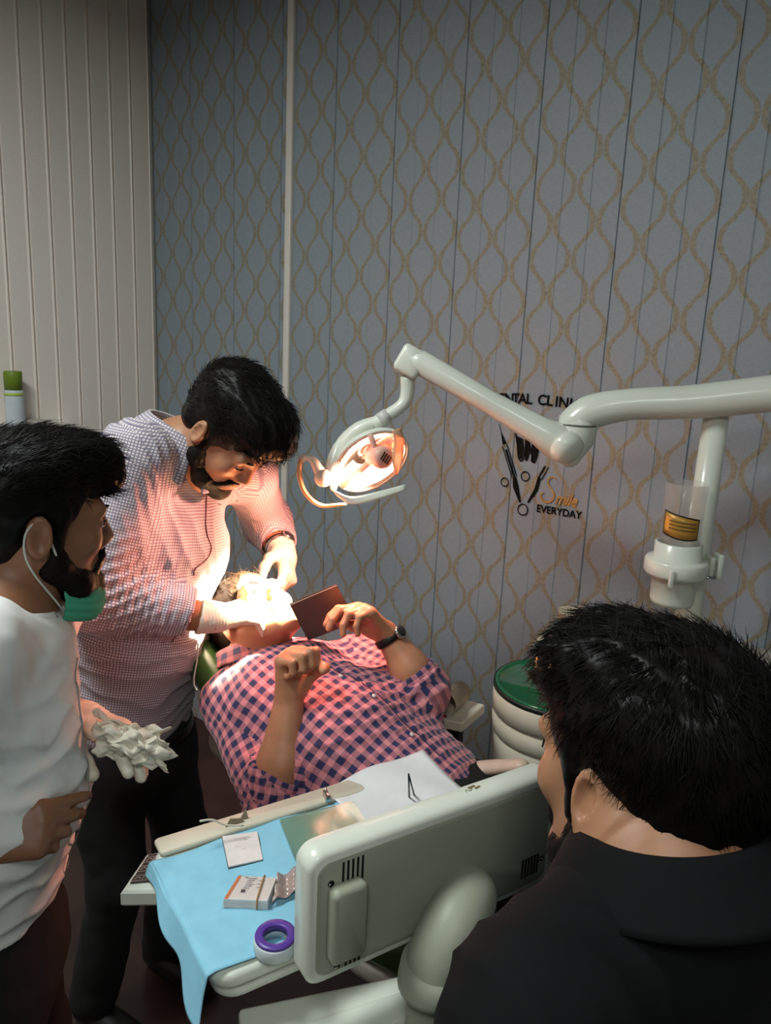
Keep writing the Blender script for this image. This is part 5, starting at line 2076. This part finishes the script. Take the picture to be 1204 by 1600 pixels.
B.cone(dShL, dElL, 0.05, 0.043, 0.03).chain([dElL, dElL * 0.6 + dWrL * 0.4, dWrL], [0.045, 0.044, 0.031], 0.02)
RHD, RHN = at(418, 952, 1.655) - dWrR, V(0.25, 0.35, -0.9)
RCURL = [(8, 20, 12), (12, 24, 14), (18, 28, 16), (24, 30, 18)]
RTH = ((0.85, 0.35, 0.5), (0.9, 0.05, 0.4), (0.9, -0.1, 0.35))
LHD2, LHN = at(453, 925, 1.82) - dWrL, V(-0.85, -0.25, -0.45)
LCURL = [(20, 35, 25), (38, 50, 30), (50, 60, 35), (55, 60, 40)]
LTH = ((0.7, 0.6, 0.4), (0.85, 0.1, 0.5), (0.9, -0.15, 0.4))
add_hand(B, dWrR, RHD, RHN, 'R', RCURL, RTH, 0.95)
add_hand(B, dWrL, LHD2, LHN, 'L', LCURL, LTH, 0.95)
obj('body', B.mesh(), M_skin, den)
face_bits(DHd, den, (0, 1, -0.45), lids=False)
for W_, D_, N_, sd_, cu_, th_, El in ((dWrR, RHD, RHN, 'R', RCURL, RTH, dElR), (dWrL, LHD2, LHN, 'L', LCURL, LTH, dElL)):
    g_ = SDF(0.0026)
    add_hand(g_, W_, D_, N_, sd_, cu_, th_, 0.95, 0.0024)
    back = nz(El - W_)
    g_.cone(W_ + back * 0.02, W_ + nz(D_) * 0.02, 0.0385, 0.033, 0.012)
    g_.cut(W_ + back * 0.022, back, 0.06)
    gv = wrinkle(*g_.mesh(), 0.0008, 60, [(W_, 0.05, D_, 70, 0.0014)], 3)
    obj('glove', gv, M_glove, den)
# hair and beard
Hh = SDF(0.0042)
Hh.ell(DHd.p(0, -0.024, 0.052), DHd.axes, (0.089, 0.112, 0.093), 0)
Hh.ell(DHd.p(0, 0.045, 0.100), DHd.axes, (0.074, 0.062, 0.046), 0.03)
Hh.ell(DHd.p(0, 0.085, 0.085), DHd.axes, (0.062, 0.036, 0.036), 0.02)
Hh.ell(DHd.p(0, -0.062, -0.015), DHd.axes, (0.074, 0.052, 0.070), 0.02)
Hh.ell(DHd.p(0, 0.125, -0.040), DHd.axes, (0.088, 0.088, 0.100), 0.01, 's')
for s_ in (-1, 1):
    Hh.cone(DHd.p(s_ * 0.070, 0.016, 0.02), DHd.p(s_ * 0.068, 0.014, -0.03), 0.012, 0.009, 0.012)
    Hh.ell(DHd.p(s_ * 0.092, -0.012, -0.016), DHd.axes, (0.030, 0.026, 0.046), 0.006, 's')
hv = hair_bumps(Hh.mesh(), DHd, 0.005, 60, (1, 0.25, 0.4), 13)
hs_ = strands(hv, DHd, 2600, lambda p: np.stack([p[:, 0] * 2, 0.8 + 0 * p[:, 0], 0.4 - p[:, 1] * 8], 1), 0.026, 0.45, 0.0008, 6, sel=lambda p: (p[:, 2] > 0.035) | ((p[:, 2] > -0.02) & (p[:, 1] < -0.06)))
obj('hair', cat_np(hv, hs_), M_hair, den)


def beard(H, root, seed, n=700, moustache=True, thick=1.0):
    Bs = SDF(0.0034)
    k = H.k
    for s_ in (-1, 1):
        Bs.chain([H.p(s_ * 0.068, 0.012, -0.015), H.p(s_ * 0.061, 0.016, -0.058), H.p(s_ * 0.040, 0.052, -0.092), H.p(0, 0.080, -0.106)], [0.009 * k, 0.020 * k * thick, 0.024 * k * thick, 0.024 * k * thick], 0.02 * k)
        if moustache:
            Bs.chain([H.p(0, 0.100, -0.050), H.p(s_ * 0.020, 0.095, -0.054), H.p(s_ * 0.030, 0.084, -0.078)], [0.0055 * k, 0.0065 * k, 0.006 * k], 0.008 * k)
    Bs.ell(H.p(0, 0.05, -0.108), H.axes, (0.04 * k, 0.035 * k, 0.018 * k), 0.02 * k)
    Bs.ell(H.p(0, 0.104, -0.068), H.axes, (0.022 * k, 0.016 * k, 0.012 * k), 0.004 * k, 's')
    bv = Bs.mesh()
    nn = vnormals(*bv)
    bv = (bv[0] + nn * (0.0025 * (vn(bv[0], 220, seed) - 0.5))[:, None], bv[1])
    ss = strands(bv, H, n, lambda p: np.stack([0 * p[:, 0], 0.3 + 0 * p[:, 0], -1 + 0 * p[:, 0]], 1), 0.010, 0.6, 0.0006, seed, seg=3)
    obj('beard', cat_np(bv, ss), M_beard, root)


beard(DHd, den, 21)
# shirt
CK = check_mat('fine_check', (224, 213, 211), (108, 103, 130), 0.0060, 0.26, 0.14)
S = SDF(0.005)
S.econe(dPel + UP * 0.01, dBel, dL, (0.158, 0.128), (0.168, 0.145), 0.05)
S.econe(dBel, dChe, dL, (0.168, 0.145), (0.172, 0.122), 0.05)
S.econe(dChe, dNek - UP * 0.085 - dF * 0.015, dL, (0.172, 0.122), (0.115, 0.078), 0.06)
S.cone(dNek - UP * 0.062 - dL * 0.04 - dF * .01, dShR - UP * 0.006, 0.056, 0.068, 0.05).cone(dNek - UP * 0.05 + dL * 0.04 - dF * .01, dShL, 0.064, 0.068, 0.05)
S.cone(dShR, dElR, 0.074, 0.070, 0.05)
e2 = dElR + (dWrR - dElR) * 0.86
S.cone(dElR, e2, 0.068, 0.050, 0.05)
S.cut(e2 - (dWrR - dElR) * 0.04, dWrR - dElR, 0.072)
S.cone(dElR + (dWrR - dElR) * 0.55, dWrR, 0.045, 0.041, 0.0, 's')
S.cone(dShL, dElL, 0.070, 0.062, 0.05)
e3 = dElL + (dWrL - dElL) * 0.80
S.cone(dElL, e3, 0.062, 0.050, 0.04)
S.cut(e3 - (dWrL - dElL) * 0.05, dWrL - dElL, 0.075)
S.cone(dElL + (dWrL - dElL) * 0.5, dWrL, 0.045, 0.041, 0.0, 's')
S.cone(dNek - UP * 0.03, DHd.p(0, -0.02, -0.05), 0.066, 0.066, 0.01, 's')
S.cut(dPel - UP * 0.035, -UP, 0.32)
sv = S.mesh()
sv = wrinkle(*sv, 0.004, 11, [(dElR, 0.11, nz(dElR - dShR + (dWrR - dElR) * 0.5), 20, 0.008), (dElR * 0.6 + dWrR * 0.4, 0.09, dWrR - dElR, 24, 0.006), (dBel, 0.20, nz(UP + dF * 0.35), 12, 0.006), (dShR, 0.12, nz(dL + UP * 0.3), 18, 0.005), (dElL, 0.1, dWrL - dElL, 24, 0.006), (dChe + dF * 0.1, 0.14, nz(UP * 0.5 + dL), 12, 0.004)], 14)
shirt = obj('shirt', sv, CK, den)
add_uv(shirt, sv, [(dPel, dNek, dF + V(0, -0.6, 0), 0.165, 0), (dShR, dElR, V(-.2, -1, 0), 0.072, 0.1), (dElR, e2, V(0, -1, .2), 0.06, 0.2), (dShL, dElL, V(.6, -1, 0), 0.066, 0.3), (dElL, e3, V(.6, -1, .2), 0.056, 0.4)])
collar(dNek + UP * 0.020 + dF * 0.006, nz(UP + dF * 0.50 + V(0, 0.35, 0)), dF - dL * 0.35, 0.080, 0.032, 0.044, CK, den, gap=10, flare=0.030, point=0.05)
seam_m = mat('shirt_seam', (92, 60, 66), 0.9)
pl = [rayhit(sv, *q) for q in [(325, 765), (326, 790), (324, 815), (328, 838), (333, 856), (327, 872), (308, 890), (306, 902)]]
obj('placket_seam', tube(smooth_path(pl, 4), 0.0016, 6), seam_m, den)
pk_ = [rayhit(sv, *q) for q in [(344, 790), (358, 793), (371, 785)]]
obj('pocket_seam', tube(smooth_path(pk_, 4), 0.0014, 6), seam_m, den)
cf_ = [rayhit(sv, *q) for q in [(262, 1018), (272, 1003), (288, 978), (300, 962)]]
obj('cuff_seam', tube(smooth_path(cf_, 4), 0.0012, 6), seam_m, den)
obj('cord', tube(smooth_path([at(309, 1005, 1.555), at(308, 1030, 1.555), at(304, 1052, 1.555), at(303, 1068, 1.555), at(307, 1078, 1.552)], 5), 0.0016, 6), mat('cord_white', (225, 225, 220), 0.6), den)
ths = [rayhit(sv, 310, 1020), at(306, 1050, 1.60), at(308, 1072, 1.60), at(300, 1066, 1.6)]
# trousers, belt and shoes
S = SDF(0.008)
S.econe(dPel + UP * 0.02, dPel - UP * 0.10, dL, (0.150, 0.122), (0.158, 0.125), 0.04)
for s_ in (-1, 1):
    hp_ = dPel - UP * 0.10 + dL * s_ * 0.085
    kn_ = V(dPel[0] + 0.02, dPel[1], 0.44) + dL * s_ * 0.10 + dF * 0.03
    an_ = V(dPel[0] - 0.01, dPel[1], 0.09) + dL * s_ * 0.11 - dF * 0.02
    S.cone(hp_, kn_, 0.088, 0.066, 0.05).cone(kn_, an_, 0.066, 0.055, 0.03)
    sh = SDF(0.007)
    a_ = V(an_[0], an_[1], 0.042)
    sh.econe(a_ - dF * 0.03, a_ + dF * 0.16 - UP * 0.008, dL, (0.036, 0.040), (0.044, 0.030), 0.03)
    obj('shoe', sh.mesh(), M_shoe, den)
obj('trousers', wrinkle(*S.mesh(), 0.005, 10, [], 19), M_trouser, den)
obj('belt', tube([dPel + UP * 0.0 + (dL * 0.155 * math.cos(t) + dF * 0.128 * math.sin(t)) - UP * 0.045 for t in np.linspace(0, 2 * math.pi, 33)], 0.013, 8, cap=False, flat=0.4, upv=V(1, 0, 0)), M_shoe, den)
wv_ = nz(dWrL - dElL)
watch(dWrL - wv_ * 0.028, wv_, 0.0365, V(0.7, -0.6, 0.4), den, M_steel, 'wrist_watch', "steel bracelet watch on the dentist's far wrist")

# ------------------------------------------------------------------ the assistant at the left edge
aF = nz(V(0.96, 0.18, 0))
aL = np.cross(UP, aF)
aNek, aChe, aBel, aPel = at(8, 962, 1.10), at(-15, 1085, 1.08), at(-10, 1240, 1.06), at(-20, 1400, 1.06)
ass = thing('person', V(aPel[0], aPel[1], 0), 'assistant in white shirt with green mask under the chin holding gauze', 'person')
AH = Frame(at(55, 812, 1.14), V(0.80, 0.58, -0.08), V(0.12, 0.05, 1.0), 1.0)
aShR, aElR, aWrR = at(-55, 1020, 0.96), at(-160, 1290, 0.86), at(-38, 1318, 0.93)
aShL, aElL, aWrL = aNek + aL * 0.19 - UP * 0.05, at(10, 1150, 1.27), at(122, 1120, 1.20)
B = SDF(0.0042)
add_head(B, AH, aNek, 0.057)
B.econe(aNek, aChe, aL, (0.09, 0.07), (0.12, 0.09), 0.04)
B.econe(aChe, aPel, aL, (0.12, 0.09), (0.12, 0.08), 0.04)
B.cone(aNek, aShR, 0.05, 0.05, 0.03).cone(aNek, aShL, 0.05, 0.05, 0.03)
B.cone(aShR, aElR, 0.046, 0.04, 0.03).chain([aElR, aElR * 0.6 + aWrR * 0.4, aWrR], [0.042, 0.041, 0.029], 0.02)
B.cone(aShL, aElL, 0.046, 0.04, 0.03).chain([aElL, aWrL], [0.042, 0.029], 0.02)
add_hand(B, aWrR, at(62, 1296, 0.96) - aWrR, V(0.15, 0.85, -0.45), 'R', [(20, 28, 18), (34, 38, 22), (44, 48, 28), (50, 55, 30)], ((0.8, 0.5, 0.35), (0.95, 0.15, 0.2), (1, 0.0, 0.2)), 0.95)
AHD, AHN = at(222, 1166, 1.13) - aWrL, V(0.1, -0.35, -0.9)
ACURL = [(10, 20, 12), (14, 22, 15), (18, 26, 18), (22, 30, 20)]
ATH = ((0.8, 0.45, 0.5), (0.9, 0.1, 0.5), (0.9, 0, 0.4))
add_hand(B, aWrL, AHD, AHN, 'L', ACURL, ATH, 0.97)
obj('body', B.mesh(), M_skin_dark, ass)
face_bits(AH, ass, (0, 1, -0.2))
g_ = SDF(0.0028)
add_hand(g_, aWrL, AHD, AHN, 'L', ACURL, ATH, 0.97, 0.0028)
bk_ = nz(aElL - aWrL)
g_.cone(aWrL + bk_ * 0.03, aWrL + nz(AHD) * 0.02, 0.038, 0.031, 0.012)
g_.cut(aWrL + bk_ * 0.035, bk_, 0.06)
obj('glove', wrinkle(*g_.mesh(), 0.001, 50, [(aWrL, 0.05, AHD, 60, 0.0018)], 33), M_glove, ass)
Hh = SDF(0.0042)
Hh.ell(AH.p(0, -0.022, 0.050), AH.axes, (0.086, 0.108, 0.090), 0)
Hh.ell(AH.p(0, 0.050, 0.098), AH.axes, (0.070, 0.070, 0.040), 0.03)
Hh.ell(AH.p(0, 0.095, 0.075), AH.axes, (0.056, 0.032, 0.034), 0.02)
Hh.ell(AH.p(0, -0.058, -0.010), AH.axes, (0.074, 0.052, 0.066), 0.02)
Hh.ell(AH.p(0, 0.135, -0.045), AH.axes, (0.088, 0.085, 0.095), 0.01, 's')
for s_ in (-1, 1):
    Hh.cone(AH.p(s_ * 0.070, 0.020, 0.02), AH.p(s_ * 0.068, 0.016, -0.03), 0.011, 0.008, 0.012)
    Hh.ell(AH.p(s_ * 0.092, -0.012, -0.014), AH.axes, (0.030, 0.026, 0.046), 0.006, 's')
hv = hair_bumps(Hh.mesh(), AH, 0.005, 60, (1, 0.3, 0.3), 43)
hs_ = strands(hv, AH, 2600, lambda p: np.stack([p[:, 0] * 2, 0.8 + 0 * p[:, 0], 0.35 - p[:, 1] * 7], 1), 0.030, 0.5, 0.0008, 46, sel=lambda p: (p[:, 2] > 0.045) & (p[:, 1] < 0.11))
obj('hair', cat_np(hv, hs_), M_hair, ass)
beard(AH, ass, 51)
# mask pulled down under the chin, with ear loops
M_mask = mat('mask_green', (70, 168, 134), 0.8, var=0.05, bump=0.2, bscale=300)


def mask_pt(u, v):
    a = math.radians(-82 + 164 * u)
    r_ = 0.068 + 0.010 * math.sin(v * 3.1) + 0.002 * math.sin(v * 25)
    return AH.p(math.sin(a) * r_ * 0.92, 0.020 + math.cos(a) * (r_ + 0.012), -0.088 - 0.052 * v - 0.016 * math.cos(a) + 0.004 * math.sin(6 * u))


mk = obj('face_mask', gridsurf(mask_pt, 40, 16, 0.002), M_mask, ass)
for s_ in (-1, 1):
    lp = smooth_path([AH.p(s_ * 0.066, 0.035, -0.090), AH.p(s_ * 0.079, 0.012, -0.030), AH.p(s_ * 0.0835, -0.010, 0.018), AH.p(s_ * 0.083, -0.030, -0.002), AH.p(s_ * 0.078, -0.022, -0.050), AH.p(s_ * 0.066, 0.030, -0.125)], 5)
    obj('ear_loop', tube(lp, 0.0017, 8), mat('elastic_white', (205, 208, 200), 0.7), mk)
WS = mat('white_shirt', (234, 235, 232), 0.85, var=0.03, vscale=20, bump=0.15, bscale=700, bdist=0.0005)
S = SDF(0.0055)
S.econe(aPel + UP * 0.02, aBel, aL, (0.150, 0.115), (0.155, 0.125), 0.05)
S.econe(aBel, aChe, aL, (0.155, 0.125), (0.16, 0.112), 0.05)
S.econe(aChe, aNek - UP * 0.05, aL, (0.16, 0.112), (0.12, 0.08), 0.06)
S.cone(aNek - UP * 0.04 - aL * 0.04, aShR, 0.066, 0.066, 0.06).cone(aNek - UP * 0.04 + aL * 0.04, aShL, 0.066, 0.066, 0.06)
S.cone(aShR, aElR, 0.07, 0.064, 0.05)
S.cone(aShL, aElL, 0.068, 0.060, 0.05)
e4 = aElL + (aWrL - aElL) * 0.62
S.cone(aElL, e4, 0.06, 0.05, 0.04)
S.cut(e4 - (aWrL - aElL) * 0.05, aWrL - aElL, 0.07)
e5 = aElR + (aWrR - aElR) * 0.45
S.cone(aElR, e5, 0.062, 0.054, 0.04)
S.cut(e5 - (aWrR - aElR) * 0.05, aWrR - aElR, 0.075)
S.cone(aNek - UP * 0.03, AH.p(0, -0.02, -0.05), 0.062, 0.062, 0.01, 's')
S.cut(aPel - UP * 0.02, V(0.25, 0, -1), 0.3)
sv = S.mesh()
sv = wrinkle(*sv, 0.005, 11, [(aBel, 0.2, nz(UP + aF * 0.5), 11, 0.008), (aChe, 0.16, nz(UP * 0.7 + aL), 12, 0.005), (aElR, 0.1, aElR - aShR, 20, 0.006)], 54)
obj('shirt', sv, WS, ass)
collar(aNek + UP * 0.006, nz(UP + aF * 0.2), aF, 0.070, 0.028, 0.034, WS, ass, gap=14, point=0.045)
pl = snap(sv, [aNek - UP * 0.08 + aF * 0.13, aChe + aF * 0.16, aBel + aF * 0.17, aPel + aF * 0.15], 0.001)
obj('placket_seam', tube(pl, 0.0013, 6), mat('pale_seam', (150, 152, 152), 0.9), ass)
S = SDF(0.009)
S.econe(aPel + UP * 0.02, aPel - UP * 0.12, aL, (0.145, 0.11), (0.15, 0.115), 0.04)
for s_ in (-1, 1):
    hp_ = aPel - UP * 0.12 + aL * s_ * 0.08
    kn_ = V(aPel[0] + 0.02, aPel[1], 0.46) + aL * s_ * 0.095
    an_ = V(aPel[0], aPel[1], 0.09) + aL * s_ * 0.10
    S.cone(hp_, kn_, 0.085, 0.064, 0.05).cone(kn_, an_, 0.064, 0.054, 0.03)
    sh = SDF(0.008)
    a_ = V(an_[0], an_[1], 0.042)
    sh.econe(a_ - aF * 0.03, a_ + aF * 0.15 - UP * 0.008, aL, (0.036, 0.040), (0.043, 0.030), 0.03)
    obj('shoe', sh.mesh(), M_shoe, ass)
obj('trousers', wrinkle(*S.mesh(), 0.005, 10, [], 59), M_trouser, ass)
# gauze in the gloved hand
gc = at(208, 1164, 1.105)
tri = lambda t: abs((t % 1.0) - 0.5) * 4 - 1


def gauze_pt(w_, o_):
    def fn(u, v):
        a, b = u * 2 - 1, v * 2 - 1
        rim = 1 + 0.16 * math.sin(5 * math.atan2(b, a) + w_) + 0.10 * math.sin(9 * math.atan2(b, a) + 2 * w_)
        y = 0.007 * tri(0.9 * a + 0.5 * b + w_) + 0.0045 * tri(1.7 * a - 1.1 * b + 2 * w_) + 0.002 * tri(2.1 * b + 2.7 * a * b + w_)
        return gc + o_ + X3 * (0.054 * a * rim + 0.004 * tri(2 * b + w_)) + Z3 * (0.027 * b * rim - 0.013 * a + 0.005 * tri(2.2 * a + w_)) + V(0, -1, 0.35) * (y + 0.012 * (1 - a * a) * (1 - b * b))
    return gridsurf(fn, 26, 20, 0.0015)


gv = merge(gauze_pt(0.3, V(0, -0.010, 0.004)), gauze_pt(1.7, V(0.004, 0.004, -0.003)), gauze_pt(2.9, V(-0.006, 0.016, 0.002)))
tag(obj('gauze', gv, smooth=True, m=mat('gauze_white', (236, 228, 210), 0.9, bump=0.4, bscale=250, bdist=0.001)), "crumpled white gauze in the assistant's gloved hand", 'gauze')

# ------------------------------------------------------------------ onlooker in black in the foreground
cF = nz(V(-0.566, 0.824, 0))
cL = np.cross(UP, cF)
cNek = at(1052, 1344, 0.63)
CHd = Frame(at(1006, 1202, 0.695), V(-0.55, 0.82, -0.12), V(-0.04, 0.12, 1.0), 1.06)
onl = thing('person', V(cNek[0] + 0.02, cNek[1] - 0.05, 0.45), 'dark-haired onlooker in a black jacket in the foreground seen from behind', 'person')
cShL, cShR = cNek + cL * 0.165 - UP * 0.085 - cF * 0.01, cNek - cL * 0.185 - UP * 0.075
cChe, cPel = cNek - UP * 0.22 - cF * 0.02, cNek - UP * 0.62 - cF * 0.05
cElL = cShL + cF * 0.06 - UP * 0.26 + cL * 0.03
cElR = cShR + cF * 0.12 - UP * 0.25 - cL * 0.04
cWrL, cWrR = cElL + cF * 0.2 - UP * 0.1 - cL * 0.14, cElR + cF * 0.2 - UP * 0.10 + cL * 0.12
B = SDF(0.0032)
add_head(B, CHd, cNek, 0.058)
B.econe(cNek, cChe, cL, (0.09, 0.07), (0.12, 0.09), 0.04)
B.cone(cNek, cShR, 0.05, 0.05, 0.03).cone(cNek, cShL, 0.05, 0.05, 0.03)
B.cone(cShR, cElR, 0.046, 0.04, 0.03).chain([cElR, cWrR], [0.042, 0.029], 0.02)
B.cone(cShL, cElL, 0.046, 0.04, 0.03).chain([cElL, cWrL], [0.042, 0.029], 0.02)
for w__, e__, sd_ in ((cWrR, cElR, 'R'), (cWrL, cElL, 'L')):
    add_hand(B, w__, w__ - e__, -UP, sd_, [(20, 25, 15)] * 4, k=0.95)
obj('body', B.mesh(), M_skin, onl)
face_bits(CHd, onl)
Hh = SDF(0.0042)
k_ = CHd.k
sc = lambda *r: tuple(x * k_ for x in r)
Hh.ell(CHd.p(0, -0.022, 0.048), CHd.axes, sc(0.090, 0.112, 0.098), 0)
Hh.ell(CHd.p(0, 0.045, 0.095), CHd.axes, sc(0.072, 0.056, 0.045), 0.03)
Hh.ell(CHd.p(0.0, 0.078, 0.080), CHd.axes, sc(0.056, 0.030, 0.032), 0.02)
Hh.ell(CHd.p(0, -0.060, -0.020), CHd.axes, sc(0.076, 0.055, 0.080), 0.02)
Hh.ell(CHd.p(0, -0.056, -0.066), CHd.axes, sc(0.062, 0.040, 0.062), 0.02)
Hh.ell(CHd.p(0, 0.140, -0.048), CHd.axes, sc(0.090, 0.090, 0.096), 0.01, 's')
for s_ in (-1, 1):
    Hh.cone(CHd.p(s_ * 0.071, 0.022, 0.03), CHd.p(s_ * 0.069, 0.020, -0.035), 0.012, 0.008, 0.012)
    Hh.ell(CHd.p(s_ * 0.094, -0.006, -0.020), CHd.axes, sc(0.032, 0.026, 0.044), 0.006, 's')
hv = hair_bumps(Hh.mesh(), CHd, 0.0035, 70, (1, 0.5, 0.3), 63)
WH = np.array([-0.012, -0.070, 0.125])


def whorl(p):
    d = p - WH
    r_ = np.linalg.norm(d, axis=1)[:, None] + 1e-6
    rad_ = d / r_
    sw = np.cross(np.array([0, -0.45, 0.9]), rad_)
    return rad_ + 0.45 * sw + np.stack([0 * p[:, 0], 0.25 + 0 * p[:, 0], 0 * p[:, 0]], 1)


hs_ = strands(hv, CHd, 9000, whorl, 0.034, 0.11, 0.0009, 66, jitter=0.20, sel=lambda p: (p[:, 2] > -0.09) & ((p[:, 2] > 0.045) | (p[:, 1] < -0.045)) & (p[:, 1] < 0.085))
hs2 = strands(hv, CHd, 2500, lambda p: np.stack([0.4 - p[:, 0] * 3, 0.7 + 0 * p[:, 0], 0.2 - p[:, 1] * 6], 1), 0.035, 0.12, 0.0008, 67, jitter=0.3, sel=lambda p: (p[:, 2] > 0.06) & (p[:, 1] < 0.07))
obj('hair', cat_np(hv, hs_, hs2), hair_mat('black_glossy_hair', (18, 16, 15), 0.36), onl)
beard(CHd, onl, 81, 500, thick=0.72)
S = SDF(0.006)
S.econe(cPel, cChe, cL, (0.17, 0.13), (0.19, 0.135), 0.05)
S.econe(cChe, cNek - UP * 0.07 - cF * 0.01, cL, (0.19, 0.13), (0.13, 0.09), 0.06)
S.cone(cNek - UP * 0.045 - cL * 0.05, cShR, 0.068, 0.074, 0.06).cone(cNek - UP * 0.045 + cL * 0.05, cShL, 0.068, 0.074, 0.06)
S.cone(cShL, cElL, 0.078, 0.068, 0.05).cone(cElL, cElL * 0.15 + cWrL * 0.85, 0.066, 0.048, 0.03)
S.cone(cShR, cElR, 0.078, 0.068, 0.05).cone(cElR, cElR * 0.15 + cWrR * 0.85, 0.066, 0.048, 0.03)
S.cone(cNek - UP * 0.02, CHd.p(0, -0.02, -0.06), 0.064, 0.064, 0.01, 's')
sv = wrinkle(*S.mesh(), 0.003, 10, [(cShL, 0.12, cL, 14, 0.004)], 64)
obj('jacket', sv, M_black_cloth, onl)
collar(cNek + UP * 0.008, nz(UP + cF * 0.30), cF, 0.078, 0.030, 0.046, M_black_cloth, onl, gap=14, flare=0.034, point=0.03, th=0.003)
ys = snap(sv, [cShR - UP * 0.02 - cF * 0.09, cNek - UP * 0.12 - cF * 0.14, cShL - UP * 0.02 - cF * 0.09], 0.0008)
obj('yoke_seam', tube(ys, 0.0012, 6), mat('seam_black', (10, 10, 11), 0.9), onl)
S = SDF(0.009)
S.econe(cPel + UP * 0.05, cPel - UP * 0.02, cL, (0.165, 0.13), (0.17, 0.14), 0.05)
for s_ in (-1, 1):
    h_ = cPel - UP * 0.04 + cL * s_ * 0.09
    kn_ = h_ + cF * 0.30 + cL * s_ * 0.03
    ft_ = V(kn_[0], kn_[1], 0.08) - cF * 0.02
    S.cone(h_, kn_, 0.085, 0.065, 0.05).cone(kn_, ft_, 0.062, 0.05, 0.03)
    sh = SDF(0.008)
    a_ = V(ft_[0], ft_[1], 0.042)
    sh.econe(a_ - cF * 0.03, a_ + cF * 0.14 - UP * 0.008, cL, (0.036, 0.040), (0.043, 0.030), 0.03)
    obj('shoe', sh.mesh(), M_shoe, onl)
obj('trousers', S.mesh(), M_trouser, onl)
# stool that carries the onlooker
sz_ = cPel[2] - 0.155
stl = thing('stool', V(cPel[0], cPel[1], 0), 'round black stool under the onlooker in black', 'stool')
obj('seat', lathe([(0, 0.0), (0.16, 0.0), (0.175, 0.012), (0.175, 0.04), (0.16, 0.052), (0, 0.055)], V(cPel[0], cPel[1], sz_ - 0.03), n=36), M_black_cloth, stl)
obj('post', tube([V(cPel[0], cPel[1], 0.05), V(cPel[0], cPel[1], sz_ - 0.03)], 0.025, 16), M_steel, stl)
for k in range(5):
    a = 2 * math.pi * k / 5
    d = V(math.cos(a), math.sin(a), 0)
    obj('foot', tube([V(cPel[0], cPel[1], 0.07), V(cPel[0], cPel[1], 0.03) + d * 0.22], [0.018, 0.012], 10), M_steel, stl)
